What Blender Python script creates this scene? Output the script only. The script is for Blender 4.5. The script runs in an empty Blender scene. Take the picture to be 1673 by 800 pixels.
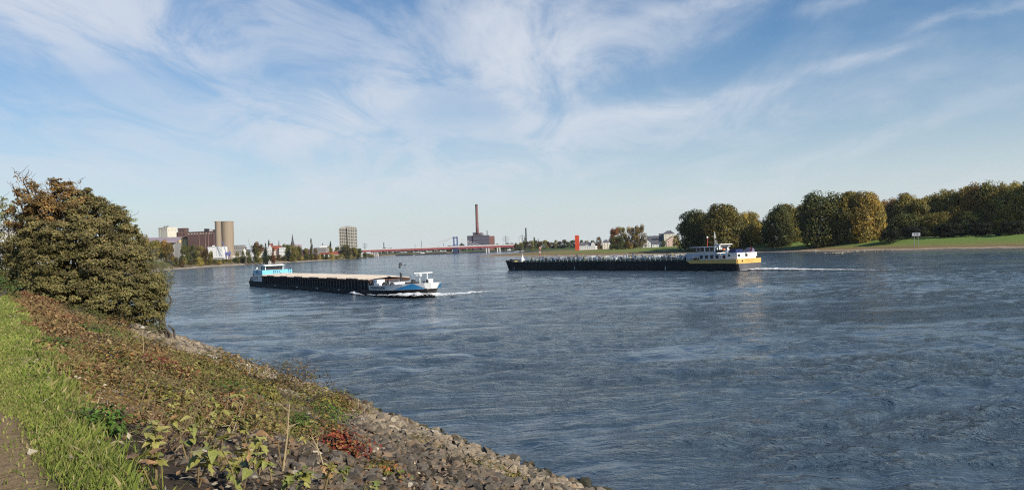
import bpy, bmesh, math, random
import numpy as np
from mathutils import Vector, Matrix, noise as mnoise
from mathutils.bvhtree import BVHTree

# ------------------------------------------------------------------ camera
F, EYE = 1263.0, 8.7                       # focal length in photograph pixels, eye height over the water
ROLL, PITCH = math.radians(2.0), math.atan(5 / F)
sc = bpy.context.scene
C = sc.collection
cam = bpy.data.cameras.new('camera'); cam_o = bpy.data.objects.new('camera', cam); C.objects.link(cam_o)
cam.sensor_width = 36; cam.lens = 36 * F / 1673; cam.clip_start = 0.1; cam.clip_end = 20000
cam_o.location = (0, 0, EYE); cam_o.rotation_euler = (math.pi / 2 + PITCH, ROLL, 0)
sc.camera = cam_o
CAMR = np.array(cam_o.rotation_euler.to_matrix())

# ------------------------------------------------------------------ light
SUN_EL, SUN_AZ = math.radians(30), math.radians(131)      # azimuth clockwise from +Y (north)
SUNV = Vector((math.sin(SUN_AZ) * math.cos(SUN_EL), math.cos(SUN_AZ) * math.cos(SUN_EL), math.sin(SUN_EL)))
world = bpy.data.worlds.new('World'); sc.world = world; world.use_nodes = True
sun = bpy.data.lights.new('sun', 'SUN'); sun_o = bpy.data.objects.new('sun', sun); C.objects.link(sun_o)
sun.energy = 5.0; sun.angle = math.radians(0.55); sun.color = (1.0, 0.91, 0.77)
sun_o.rotation_euler = SUNV.to_track_quat('Z', 'Y').to_euler()
sc.view_settings.view_transform = 'Standard'; sc.view_settings.look = 'None'
sc.view_settings.exposure = 0.12; sc.view_settings.gamma = 1.0; sc.view_settings.use_curve_mapping = False
sc.cycles.use_denoising = False; sc.cycles.filter_width = 1.15
sc.cycles.max_bounces = 5; sc.cycles.diffuse_bounces = 3; sc.cycles.glossy_bounces = 3
sc.cycles.transparent_max_bounces = 6; sc.cycles.transmission_bounces = 2; sc.cycles.volume_bounces = 0
sc.cycles.caustics_reflective = False; sc.cycles.caustics_refractive = False
sc.cycles.sample_clamp_indirect = 3.0; sc.cycles.sample_clamp_direct = 1.6; sc.cycles.use_adaptive_sampling = False


class G:
    """tiny helper for node graphs: math on sockets"""
    def __init__(s, nt): s.nt = nt
    def n(s, t, **kw):
        nd = s.nt.nodes.new(t)
        for k, v in kw.items(): setattr(nd, k, v)
        return nd
    def link(s, a, b): s.nt.links.new(a, b)
    def put(s, sock, v):
        if isinstance(v, bpy.types.NodeSocket): s.link(v, sock)
        else: sock.default_value = v
    def m(s, op, a, b=0.0, c=0.0, clamp=False):
        nd = s.n('ShaderNodeMath', operation=op); nd.use_clamp = clamp
        s.put(nd.inputs[0], a); s.put(nd.inputs[1], b); s.put(nd.inputs[2], c)
        return nd.outputs[0]
    def vm(s, op, a, b=(0, 0, 0), scale=None):
        nd = s.n('ShaderNodeVectorMath', operation=op)
        s.put(nd.inputs[0], a); s.put(nd.inputs[1], b)
        if scale is not None: s.put(nd.inputs['Scale'], scale)
        return nd.outputs['Value'] if op in ('DOT_PRODUCT', 'LENGTH', 'DISTANCE') else nd.outputs[0]
    def noise(s, vec, scale, detail=4, rough=0.5, dist=0.0, out=0):
        nd = s.n('ShaderNodeTexNoise'); s.put(nd.inputs['Vector'], vec)
        nd.inputs['Scale'].default_value = scale; nd.inputs['Detail'].default_value = detail
        nd.inputs['Roughness'].default_value = rough; nd.inputs['Distortion'].default_value = dist
        return nd.outputs[out]
    def ramp(s, fac, stops):
        nd = s.n('ShaderNodeValToRGB'); s.put(nd.inputs[0], fac)
        el = nd.color_ramp.elements
        while len(el) < len(stops): el.new(0.5)
        for e, (p, c) in zip(el, stops):
            e.position = p; e.color = (*c, 1) if len(c) == 3 else c
        return nd.outputs[0]
    def step(s, v, a, b):
        nd = s.n('ShaderNodeMapRange', interpolation_type='SMOOTHSTEP')
        s.put(nd.inputs[0], v); s.put(nd.inputs[1], a); s.put(nd.inputs[2], b)
        return nd.outputs[0]
    def mix(s, f, a, b, mode='MIX'):
        nd = s.n('ShaderNodeMix', data_type='RGBA', blend_type=mode)
        s.put(nd.inputs[0], f)
        for i, v in ((6, a), (7, b)):
            if isinstance(v, tuple) and len(v) == 3: v = (*v, 1)
            s.put(nd.inputs[i], v)
        return nd.outputs[2]
    def xyz(s, v):
        nd = s.n('ShaderNodeSeparateXYZ'); s.put(nd.inputs[0], v); return nd.outputs
    def comb(s, x, y, z):
        nd = s.n('ShaderNodeCombineXYZ')
        for i, v in enumerate((x, y, z)): s.put(nd.inputs[i], v)
        return nd.outputs[0]


# ------------------------------------------------------------------ sky: Nishita air plus thin high cloud
def build_sky():
    world.cycles.sampling_method = 'MANUAL'; world.cycles.sample_map_resolution = 256
    nt = world.node_tree; nt.nodes.clear(); g = G(nt)
    sky = g.n('ShaderNodeTexSky', sky_type='NISHITA'); sky.sun_disc = False
    sky.sun_elevation = SUN_EL; sky.sun_rotation = SUN_AZ
    sky.air_density = 1.0; sky.dust_density = 0.6; sky.ozone_density = 3.5; sky.altitude = 30
    hs = g.n('ShaderNodeHueSaturation'); hs.inputs['Saturation'].default_value = 1.38; hs.inputs['Value'].default_value = 1.0; g.link(sky.outputs[0], hs.inputs['Color'])
    tc = g.n('ShaderNodeTexCoord'); d = tc.outputs['Generated']
    x, y, z = g.xyz(d)
    az = g.m('ARCTAN2', x, y)                                   # azimuth from north, radians
    el = g.m('ARCSINE', g.m('MINIMUM', g.m('MAXIMUM', z, -1.0), 1.0))
    # coordinates on a cloud sheet high above
    zz = g.m('ADD', g.m('MAXIMUM', z, 0.0), 0.12)
    sheet = g.comb(g.m('DIVIDE', x, zz), g.m('DIVIDE', y, zz), 0.0)
    mp = g.n('ShaderNodeMapping'); g.link(sheet, mp.inputs[0]); mp.inputs['Rotation'].default_value = (0, 0, math.radians(-35)); mp.inputs['Scale'].default_value = (1.3, 0.6, 1)
    fib = g.noise(mp.outputs[0], 1.7, 8, 0.64, 1.0)
    mp2 = g.n('ShaderNodeMapping'); g.link(sheet, mp2.inputs[0]); mp2.inputs['Location'].default_value = (3.1, 0.6, 0); mp2.inputs['Scale'].default_value = (0.7, 0.5, 1)
    big = g.noise(mp2.outputs[0], 0.9, 5, 0.55, 0.4)
    ac = g.comb(g.m('MULTIPLY', az, 1.0), g.m('MULTIPLY', el, 1.8), 0.0)
    warp = g.noise(ac, 4.5, 6, 0.62, 0.0, out=1)
    wx, wy, _ = g.xyz(g.vm('SUBTRACT', warp, (0.5, 0.5, 0.5)))
    azw = g.m('ADD', az, g.m('MULTIPLY', wx, 0.30)); elw = g.m('ADD', el, g.m('MULTIPLY', wy, 0.07))
    def ang(px, py):
        yy = py + 0.035 * (px - 836)
        return math.atan((px - 836) / F), math.atan((405 - yy) / F)
    total = None
    # one entry per cloud bank: where it stands (as seen from the bank), half length, half width, slope, density
    for px, py, a, b, th, k in [
        (70, 60, 220, 70, -6, 1.4), (270, 215, 330, 42, 6, .42), (575, 165, 110, 48, 20, 1.1), (560, 225, 140, 24, 4, .55), (570, 50, 200, 45, -10, .5),
        (850, 40, 75, 120, -80, 1.5), (880, 140, 80, 40, -60, .75), (1050, 184, 150, 14, 3, .8), (1010, 95, 190, 26, 12, .55), (1060, 35, 210, 26, 10, .62),
        (1430, 118, 80, 11, 4, .6), (1290, 150, 80, 9, 5, .25), (1200, 10, 140, 10, 10, .4), (1600, 76, 60, 7, 5, .4), (430, 250, 240, 22, -2, .4), (880, 235, 260, 45, 8, .65), (760, 300, 220, 30, 6, .5), (560, 300, 200, 20, 0, .4), (1150, 330, 300, 22, 6, .35), (150, 300, 220, 25, 0, .4),
        (1340, 262, 330, 14, 13, .3), (1440, 8, 90, 9, 14, .35), (400, 110, 160, 16, 10, .25)]:
        a0, e0 = ang(px, py); th = math.radians(th)
        dx = g.m('SUBTRACT', azw, a0); dy = g.m('SUBTRACT', elw, e0)
        u = g.m('ADD', g.m('MULTIPLY', dx, math.cos(th) * F / a), g.m('MULTIPLY', dy, math.sin(th) * F / a))
        v = g.m('ADD', g.m('MULTIPLY', dx, -math.sin(th) * F / b), g.m('MULTIPLY', dy, math.cos(th) * F / b))
        r2 = g.m('ADD', g.m('MULTIPLY', u, u), g.m('MULTIPLY', v, v))
        e = g.m('MULTIPLY', g.m('POWER', 2.718, g.m('MULTIPLY', r2, -0.9)), k)
        total = e if total is None else g.m('ADD', total, e)
    general = g.m('MULTIPLY', g.step(big, 0.44, 0.74), 0.42)     # the same kind of cloud all over the sky
    cover = g.m('ADD', total, general)
    tex = g.m('ADD', 0.24, g.m('MULTIPLY', g.step(fib, 0.34, 0.64), 0.92))
    cl = g.m('MULTIPLY', g.m('MULTIPLY', cover, tex), g.step(el, 0.0, 0.07))
    cl = g.m('SUBTRACT', 1.0, g.m('POWER', 2.718, g.m('MULTIPLY', cl, -1.08)))
    hz = g.m('POWER', g.m('SUBTRACT', 1.0, g.m('MINIMUM', g.m('MULTIPLY', g.m('MAXIMUM', z, 0.0), 2.2), 1.0)), 2.6)
    skyc = g.mix(g.m('MULTIPLY', hz, 0.92), hs.outputs[0], (6.6, 7.2, 7.45))
    col = g.mix(cl, skyc, (6.5, 6.9, 7.6))
    bg = g.n('ShaderNodeBackground'); g.link(col, bg.inputs[0]); bg.inputs[1].default_value = 0.1
    out = g.n('ShaderNodeOutputWorld'); g.link(bg.outputs[0], out.inputs[0])


build_sky()
random.seed(11); RNG = np.random.default_rng(11)

# ------------------------------------------------------------------ geometry helpers
def ray(x, y):
    return CAMR @ np.array([(x - 836.5) / F, -(y - 400) / F, -1.0])
def P(x, y, d):                            # the point seen at photograph pixel (x, y), d metres north
    r = ray(x, y); r = r / r[1] * d; return Vector((r[0], r[1], r[2] + EYE))
def PG(x, y, z=0.0):
    r = ray(x, y); t = (z - EYE) / r[2]; return Vector((r[0] * t, r[1] * t, z))
def proj(p):
    q = CAMR.T @ (np.array(p) - np.array([0, 0, EYE])); return q[0] / -q[2] * F + 836.5, -q[1] / -q[2] * F + 400
UX, UY, VX, VY = -.5624, .8269, .8269, .5624   # u runs along the near bank, v towards the water
def W(u, v): return u * UX + v * VX, u * UY + v * VY


def props(o, label=None, cat=None, group=None, kind=None):
    if label: o['label'] = label
    if cat: o['category'] = cat
    if group: o['group'] = group
    if kind: o['kind'] = kind
    return o
def empty(name, loc=(0, 0, 0), rz=0.0, label=None, cat=None, group=None):
    o = bpy.data.objects.new(name, None); C.objects.link(o); o.location = loc; o.rotation_euler = (0, 0, rz)
    o.empty_display_size = 0.2
    return props(o, label, cat, group)
def add(name, mesh, parent=None, loc=None, rz=None, scale=None):
    o = bpy.data.objects.new(name, mesh); C.objects.link(o)
    if parent: o.parent = parent
    if loc is not None: o.location = loc
    if rz is not None: o.rotation_euler = (0, 0, rz)
    if scale is not None: o.scale = scale
    return o
def mesh_np(name, V_, F_, mat=None, col=None, smooth=False):
    me = bpy.data.meshes.new(name)
    me.from_pydata(V_ if isinstance(V_, list) else np.asarray(V_, float), [], F_)
    if col is not None:
        at = me.color_attributes.new('col', 'FLOAT_COLOR', 'POINT')
        c4 = np.ones((len(col), 4), np.float32); c4[:, :3] = col
        at.data.foreach_set('color', c4.ravel())
    if mat: me.materials.append(mat)
    if smooth: me.polygons.foreach_set('use_smooth', np.ones(len(me.polygons), bool))
    me.update(); return me


class MB:
    def __init__(s): s.v = []; s.f = []
    def quad(s, *p):
        n = len(s.v); s.v += [tuple(q) for q in p]; s.f.append(tuple(range(n, n + len(p)))); return s
    def box(s, x0, x1, y0, y1, z0, z1):
        n = len(s.v)
        s.v += [(x, y, z) for z in (z0, z1) for x, y in ((x0, y0), (x1, y0), (x1, y1), (x0, y1))]
        s.f += [tuple(n + i for i in q) for q in ((3, 2, 1, 0), (4, 5, 6, 7), (0, 1, 5, 4), (1, 2, 6, 5), (2, 3, 7, 6), (3, 0, 4, 7))]
        return s
    def prism(s, pts, y0, y1, axis='y'):   # polygon in (x, z) pushed along y (or in (y, z) along x)
        n = len(s.v); k = len(pts)
        for yy in (y0, y1):
            s.v += [(p[0], yy, p[1]) if axis == 'y' else (yy, p[0], p[1]) for p in pts]
        s.f += [tuple(range(n, n + k)), tuple(range(n + 2 * k - 1, n + k - 1, -1))]
        for i in range(k):
            j = (i + 1) % k; s.f.append((n + i, n + k + i, n + k + j, n + j))
        return s
    def tube(s, pts, rs, seg=8, cap=True):
        pts = [Vector(p) for p in pts]
        if not hasattr(rs, '__len__'): rs = [rs] * len(pts)
        rings = []
        for i, p in enumerate(pts):
            t = (pts[min(i + 1, len(pts) - 1)] - pts[max(i - 1, 0)]).normalized()
            a = t.cross(Vector((0, 0, 1)) if abs(t.z) < .95 else Vector((1, 0, 0))).normalized(); b = t.cross(a)
            n = len(s.v)
            for k in range(seg):
                w = 2 * math.pi * k / seg; s.v.append(tuple(p + (a * math.cos(w) + b * math.sin(w)) * rs[i]))
            rings.append(n)
        for r0, r1 in zip(rings, rings[1:]):
            for k in range(seg):
                j = (k + 1) % seg; s.f.append((r0 + k, r0 + j, r1 + j, r1 + k))
        if cap:
            s.f.append(tuple(rings[0] + k for k in range(seg))[::-1]); s.f.append(tuple(rings[-1] + k for k in range(seg)))
        return s
    def lathe(s, prof, cx=0, cy=0, seg=16):
        rings = []
        for r, z in prof:
            n = len(s.v)
            s.v += [(cx + r * math.cos(2 * math.pi * k / seg), cy + r * math.sin(2 * math.pi * k / seg), z) for k in range(seg)]
            rings.append(n)
        for r0, r1 in zip(rings, rings[1:]):
            for k in range(seg):
                j = (k + 1) % seg; s.f.append((r0 + k, r0 + j, r1 + j, r1 + k))
        s.f.append(tuple(rings[0] + k for k in range(seg))[::-1]); s.f.append(tuple(rings[-1] + k for k in range(seg)))
        return s
    def mesh(s, name, mat, smooth=False): return mesh_np(name, s.v, s.f, mat, smooth=smooth)
    def build(s, name, mat, parent=None, smooth=False, **kw): return add(name, s.mesh(name, mat, smooth), parent, **kw)


# ------------------------------------------------------------------ materials
MATS = {}
def newmat(name):
    m = bpy.data.materials.new(name); m.use_nodes = True; nt = m.node_tree; nt.nodes.clear()
    g = G(nt); out = g.n('ShaderNodeOutputMaterial'); b = g.n('ShaderNodeBsdfPrincipled'); g.link(b.outputs[0], out.inputs[0])
    return m, g, b, out
def paint(name, rgb, rough=0.6, var=0.18, scale=0.6, metal=0.0, dirt=None, streak=False):
    """plain painted / plastered / stone surface with uneven colour and a little relief"""
    if name in MATS: return MATS[name]
    m, g, b, out = newmat(name)
    tc = g.n('ShaderNodeTexCoord'); p = tc.outputs['Object']
    if streak:
        mp = g.n('ShaderNodeMapping'); g.link(p, mp.inputs[0]); mp.inputs['Scale'].default_value = (1, 1, 0.12); p = mp.outputs[0]
    n1 = g.noise(p, scale, 5, 0.6); n2 = g.noise(p, scale * 6, 3, 0.6)
    f = g.m('ADD', g.m('MULTIPLY', n1, 0.7), g.m('MULTIPLY', n2, 0.3))
    lo = tuple(c * (1 - var * 1.6) for c in rgb); hi = tuple(min(1, c * (1 + var * 0.8)) for c in rgb)
    c = g.ramp(f, [(0.3, lo), (0.7, hi)])
    if dirt: c = g.mix(g.step(n1, 0.55, 0.75), c, dirt)
    g.link(c, b.inputs['Base Color']); b.inputs['Roughness'].default_value = rough; b.inputs['Metallic'].default_value = metal
    bp = g.n('ShaderNodeBump'); bp.inputs['Strength'].default_value = 0.15; bp.inputs['Distance'].default_value = 0.05
    g.link(n2, bp.inputs['Height']); g.link(bp.outputs[0], b.inputs['Normal'])
    MATS[name] = m; return m
def glass(name='dark_glass', rgb=(0.02, 0.025, 0.03)):
    if name in MATS: return MATS[name]
    m, g, b, out = newmat(name)
    oi = g.n('ShaderNodeObjectInfo')
    c = g.mix(oi.outputs['Random'], tuple(v * .6 for v in rgb), tuple(v * 1.8 for v in rgb)); g.link(c, b.inputs['Base Color'])
    b.inputs['Roughness'].default_value = 0.08
    MATS[name] = m; return m
def brick(name, c1, c2, mortar, scale=1.0):
    m, g, b, out = newmat(name)
    tc = g.n('ShaderNodeTexCoord'); x, y, z = g.xyz(tc.outputs['Object'])
    br = g.n('ShaderNodeTexBrick'); g.link(g.comb(g.m('ADD', x, y), z, 0.0), br.inputs[0])
    br.inputs['Scale'].default_value = scale; br.inputs['Color1'].default_value = (*c1, 1); br.inputs['Color2'].default_value = (*c2, 1); br.inputs['Mortar'].default_value = (*mortar, 1)
    n1 = g.noise(tc.outputs['Object'], 0.15, 4, .6)
    c = g.mix(g.m('MULTIPLY', g.step(n1, .4, .7), .45), br.outputs[0], tuple(v * .55 for v in c1))
    g.link(c, b.inputs['Base Color']); b.inputs['Roughness'].default_value = .85
    MATS[name] = m; return m
def leafmat(name, trans=0.25, rough=0.6, yellow=(1.7, 1.15, 0.45)):
    """foliage: the object's own colour, varied leaf by leaf through the mesh attribute col (r = value, g = turn to yellow)"""
    m, g, b, out = newmat(name)
    oi = g.n('ShaderNodeObjectInfo'); at = g.n('ShaderNodeAttribute', attribute_name='col')
    r, gg, bb = g.xyz(at.outputs['Color'])
    c = g.mix(gg, oi.outputs['Color'], g.vm('MULTIPLY', oi.outputs['Color'], yellow))
    c = g.vm('SCALE', c, scale=r)
    g.link(c, b.inputs['Base Color']); b.inputs['Roughness'].default_value = rough; b.inputs['Specular IOR Level'].default_value = 0.25
    tr = g.n('ShaderNodeBsdfTranslucent'); g.link(c, tr.inputs[0])
    mx = g.n('ShaderNodeMixShader'); mx.inputs[0].default_value = trans
    g.link(b.outputs[0], mx.inputs[1]); g.link(tr.outputs[0], mx.inputs[2]); g.link(mx.outputs[0], out.inputs[0])
    MATS[name] = m; return m
def leafcol(name, trans=0.25, rough=0.65):
    """leaves that carry their full colour in the attribute col"""
    m, g, b, out = newmat(name)
    at = g.n('ShaderNodeAttribute', attribute_name='col'); c = at.outputs['Color']
    g.link(c, b.inputs['Base Color']); b.inputs['Roughness'].default_value = rough; b.inputs['Specular IOR Level'].default_value = 0.3
    tr = g.n('ShaderNodeBsdfTranslucent'); g.link(c, tr.inputs[0])
    mx = g.n('ShaderNodeMixShader'); mx.inputs[0].default_value = trans
    g.link(b.outputs[0], mx.inputs[1]); g.link(tr.outputs[0], mx.inputs[2]); g.link(mx.outputs[0], out.inputs[0])
    MATS[name] = m; return m
LEAF = leafmat('foliage', 0.34); LEAFC = leafcol('leaf_colours')
BARK = paint('bark', (0.085, 0.07, 0.055), .9, .35, 2.0)
WHITE = paint('white_paint', (0.78, 0.78, 0.76), .45, .06, .5)
CREAM = paint('cream_plaster', (0.66, 0.62, 0.52), .8, .1, .2)
GREYP = paint('grey_paint', (0.36, 0.38, 0.40), .5, .1, .5)
BLACK = paint('black_hull', (0.010, 0.009, 0.010), .75, .5, .25, dirt=(.026, .018, .014), streak=True)
DARK = paint('dark_steel', (0.03, 0.032, 0.036), .5, .3, .8)
GLASS = glass()

# ------------------------------------------------------------------ water
def build_water():
    m, g, b, out = newmat('river_water')
    geo = g.n('ShaderNodeNewGeometry'); p = geo.outputs['Position']
    b.inputs['Base Color'].default_value = (0.050, 0.076, 0.100, 1); b.inputs['Roughness'].default_value = 0.10; b.inputs['IOR'].default_value = 1.333
    def mapped(rz, sx, sy):
        mp = g.n('ShaderNodeMapping'); g.link(p, mp.inputs[0]); mp.inputs['Rotation'].default_value = (0, 0, math.radians(rz)); mp.inputs['Scale'].default_value = (sx, sy, 1); return mp.outputs[0]
    patch = g.noise(mapped(-20, .55, 1.7), 0.04, 5, .62, 1.6)          # calmer boils and rougher streaks
    amp = g.m('ADD', 0.12, g.m('MULTIPLY', g.step(patch, .38, .60), 1.15))
    h2 = g.noise(mapped(-12, .85, 1.15), 1.1, 3, .6, 1.4)
    h3 = g.noise(mapped(25, .9, 1.1), 3.8, 3, .6, .8)
    h = g.m('MULTIPLY', g.m('ADD', g.m('MULTIPLY', h2, 0.44), g.m('MULTIPLY', h3, 0.10)), amp)
    bp = g.n('ShaderNodeBump'); bp.inputs['Strength'].default_value = 1.0; bp.inputs['Distance'].default_value = 1.0
    g.link(h, bp.inputs['Height']); g.link(bp.outputs[0], b.inputs['Normal'])
    # choppy surface between the banks, finest near the near bank, running out into the flat far reach
    nr, nc = 620, 760
    yy = 16 * (900 / 16) ** (np.arange(nr) / (nr - 1)); aa = np.linspace(-.92, .92, nc)
    Y = np.repeat(yy[:, None], nc, 1); X = Y * aa[None, :]
    sp = np.maximum(yy * (math.log(900 / 16) / (nr - 1)), yy * (1.84 / (nc - 1)))[:, None]
    r = np.random.default_rng(4); Z = np.zeros_like(X)
    wx = 2.2 * np.sin(X * .11 + Y * .05 + 1) + 1.6 * np.sin(Y * .13 - X * .04) + .9 * np.sin(X * .31 - Y * .22 + 2); wy = 2.0 * np.sin(Y * .09 + X * .06) + 1.5 * np.sin(X * .15 - Y * .07 + 3) + .8 * np.sin(Y * .33 + X * .19)
    env = [np.clip(.5 + .5 * (np.sin(X * r.uniform(.02, .09) + Y * r.uniform(-.06, .06) + r.uniform(0, 6)) + np.sin(Y * r.uniform(.03, .1) + X * r.uniform(-.05, .05) + r.uniform(0, 6))), .05, 1.3) for _ in range(6)]
    for k in range(64):
        lam = .9 * (8.0 / .9) ** r.random(); th = r.normal(1.2, .9); a = .0235 * lam / (2 * math.pi)
        f = np.clip(lam / (2.6 * sp) - .6, 0, 1)
        ph = (2 * math.pi / lam) * ((X + wx * .6) * math.cos(th) + (Y + wy * .6) * math.sin(th)) + r.uniform(0, 6.28)
        Z += a * f * env[k % 6] * (np.sin(ph) + .25 * np.cos(2 * ph))
    ed = np.minimum(1, np.minimum(np.arange(nr), np.arange(nr)[::-1]) / 12)[:, None] * np.minimum(1, np.minimum(np.arange(nc), np.arange(nc)[::-1]) / 12)[None, :]
    Z = Z * ed - .30 * (1 - ed) ** 2
    idx = np.arange(nr * nc).reshape(nr, nc); F_ = np.stack([idx[:-1, :-1], idx[:-1, 1:], idx[1:, 1:], idx[1:, :-1]], -1).reshape(-1, 4)
    V_ = np.stack([X, Y, Z], -1).reshape(-1, 3)
    o = add('river', mesh_np('river', V_, F_, m, smooth=True)); props(o, kind='structure')
    o = MB().quad((-6000, -400, -.27), (6000, -400, -.27), (6000, 6000, -.27), (-6000, 6000, -.27)).build('river_reach', m); props(o, kind='structure')
build_water()

# ------------------------------------------------------------------ land: far banks as lofted shores
LAND_V, LAND_F = [], []
def bankmat(name, stops, zmax, nscale=0.05, wob=1.4):
    m, g, b, out = newmat(name)
    geo = g.n('ShaderNodeNewGeometry'); p = geo.outputs['Position']; z = g.xyz(p)[2]
    n1 = g.noise(p, nscale, 5, .65); n2 = g.noise(p, nscale * 12, 4, .7)
    f = g.m('DIVIDE', g.m('ADD', z, g.m('ADD', g.m('MULTIPLY', g.m('SUBTRACT', n1, .5), wob * 2), g.m('MULTIPLY', g.m('SUBTRACT', n2, .5), wob))), zmax)
    c = g.ramp(f, stops)
    c = g.mix(g.m('MULTIPLY', g.step(n2, .42, .7), .5), c, g.vm('MULTIPLY', c, (.55, .58, .6)))
    g.link(c, b.inputs['Base Color']); b.inputs['Roughness'].default_value = .95; b.inputs['Specular IOR Level'].default_value = .1
    bp = g.n('ShaderNodeBump'); bp.inputs['Strength'].default_value = .6; bp.inputs['Distance'].default_value = .5
    g.link(n2, bp.inputs['Height']); g.link(bp.outputs[0], b.inputs['Normal'])
    return m
MEADOW = bankmat('meadow_bank', [(0.0, (.16, .13, .10)), (.03, (.42, .34, .25)), (.10, (.36, .27, .18)), (.18, (.22, .155, .08)), (.30, (.25, .21, .08)), (.42, (.20, .225, .065)), (.8, (.165, .245, .055)), (1.0, (.17, .24, .06))], 6.0, wob=.9)
QUAY = bankmat('town_bank', [(0.0, (.3, .25, .19)), (.1, (.42, .36, .28)), (.2, (.16, .12, .075)), (.45, (.13, .11, .055)), (.7, (.09, .1, .04)), (1.0, (.1, .1, .06))], 7.5)
FARM = bankmat('far_bank_ground', [(0.0, (.10, .09, .07)), (.2, (.16, .14, .1)), (.5, (.09, .13, .04)), (1.0, (.08, .12, .04))], 5.0)

def bank_loft(name, pts, mat, rows, step=14.0):
    """pts: (x, y, inland x, inland y, crest height, crest offset); rows: (offset / crest offset, height / crest)"""
    S = []
    for a, b in zip(pts, pts[1:]):
        n = max(1, int(math.dist(a[:2], b[:2]) / step))
        for i in range(n):
            t = i / n; S.append([a[k] + (b[k] - a[k]) * t for k in range(6)])
    S.append(list(pts[-1])); n = len(S)
    A = np.array(S)
    for _ in range(3): A[1:-1] = (A[:-2] + 2 * A[1:-1] + A[2:]) / 4       # round the corners
    vs, fs = [], []
    for i, (x, y, dx, dy, cz, co) in enumerate(A):
        l = math.hypot(dx, dy); dx /= l; dy /= l
        for j, (ro, rz) in enumerate(rows):
            off = ro * co if ro < 5 else ro; z = rz * cz if rz > 0 else rz
            w = mnoise.noise((x * .03, y * .03, j * 3.7)) * (3.0 if 0 < j else 0)
            zz = z + (mnoise.noise((x * .05 + off * .05, y * .05, 4.2)) * .35 if j > 1 else 0)
            vs.append((x + dx * (off + w), y + dy * (off + w), zz))
    k = len(rows)
    for i in range(n - 1):
        for j in range(k - 1):
            fs.append((i * k + j, (i + 1) * k + j, (i + 1) * k + j + 1, i * k + j + 1))
    o = add(name, mesh_np(name, vs, fs, mat, smooth=True)); props(o, kind='structure')
    b = len(LAND_V); LAND_V.extend(vs); LAND_F.extend(tuple(b + q for q in f) for f in fs)
    return o
ROWS = [(-.3, -2.0), (0, 0), (.12, .09), (.3, .24), (.5, .48), (.75, .78), (1.0, 1.0), (1.6, 1.03), (3.2, 1.06), (400, 1.1), (3500, 1.2)]
bank_loft('meadow_bank', [(420, 120, .9, .3, 6.6, 40), (330, 262, .9, .35, 6.6, 42), (253, 383, .85, .5, 6.5, 42), (210, 432, .8, .6, 6.3, 44), (180, 500, .75, .65, 5.8, 48),
    (165, 526, .7, .7, 5.2, 55), (126, 545, .6, .8, 4.6, 60), (76, 590, .5, .85, 3.4, 70), (13, 735, .4, .92, 2.2, 70), (-25, 850, .3, .95, 1.2, 40), (-41, 914, .25, .97, .9, 30)], MEADOW, ROWS)
bank_loft('town_bank', [(-43, 95, -.83, -.56, 7.1, 17), (-90, 165, -.83, -.5, 7.1, 20), (-170, 300, -.9, -.3, 7.2, 30), (-250, 500, -.95, -.1, 7.5, 38), (-303, 690, -1, 0, 7.5, 26), (-322, 860, -1, 0, 7.5, 26),
    (-318, 960, -1, 0, 7.3, 26), (-296, 1045, -1, .1, 6.8, 28), (-280, 1200, -1, .1, 6.5, 28), (-268, 1400, -1, .1, 5, 40), (-275, 1440, -.9, .4, 4, 40), (-345, 1600, -.9, .4, 5, 40), (-330, 1900, -.8, .6, 5, 40), (-260, 2200, -.6, .8, 5, 40), (-180, 2370, -.3, .95, 5, 40)], QUAY, ROWS)
bank_loft('far_bank', [(-190, 2360, 0, 1, 5, 40), (-60, 2410, 0, 1, 5, 40), (80, 2420, 0, 1, 5, 40), (900, 2420, 0, 1, 5, 40)], FARM, ROWS, 40)
bank_loft('north_bank', [(40, 2400, 1, .0, 4.5, 30), (25, 1900, 1, .1, 4.5, 30), (8, 1600, .9, .4, 4.5, 30), (15, 1500, .5, .9, 4, 30), (60, 1440, .2, 1, 4, 30), (1500, 1400, .1, 1, 4.5, 40)], FARM, ROWS, 30)
BVH = BVHTree.FromPolygons([Vector(v) for v in LAND_V], LAND_F)
def ground(x, y):
    h = BVH.ray_cast(Vector((x, y, 200)), Vector((0, 0, -1))); return h[0].z if h[0] else 0.0

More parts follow.
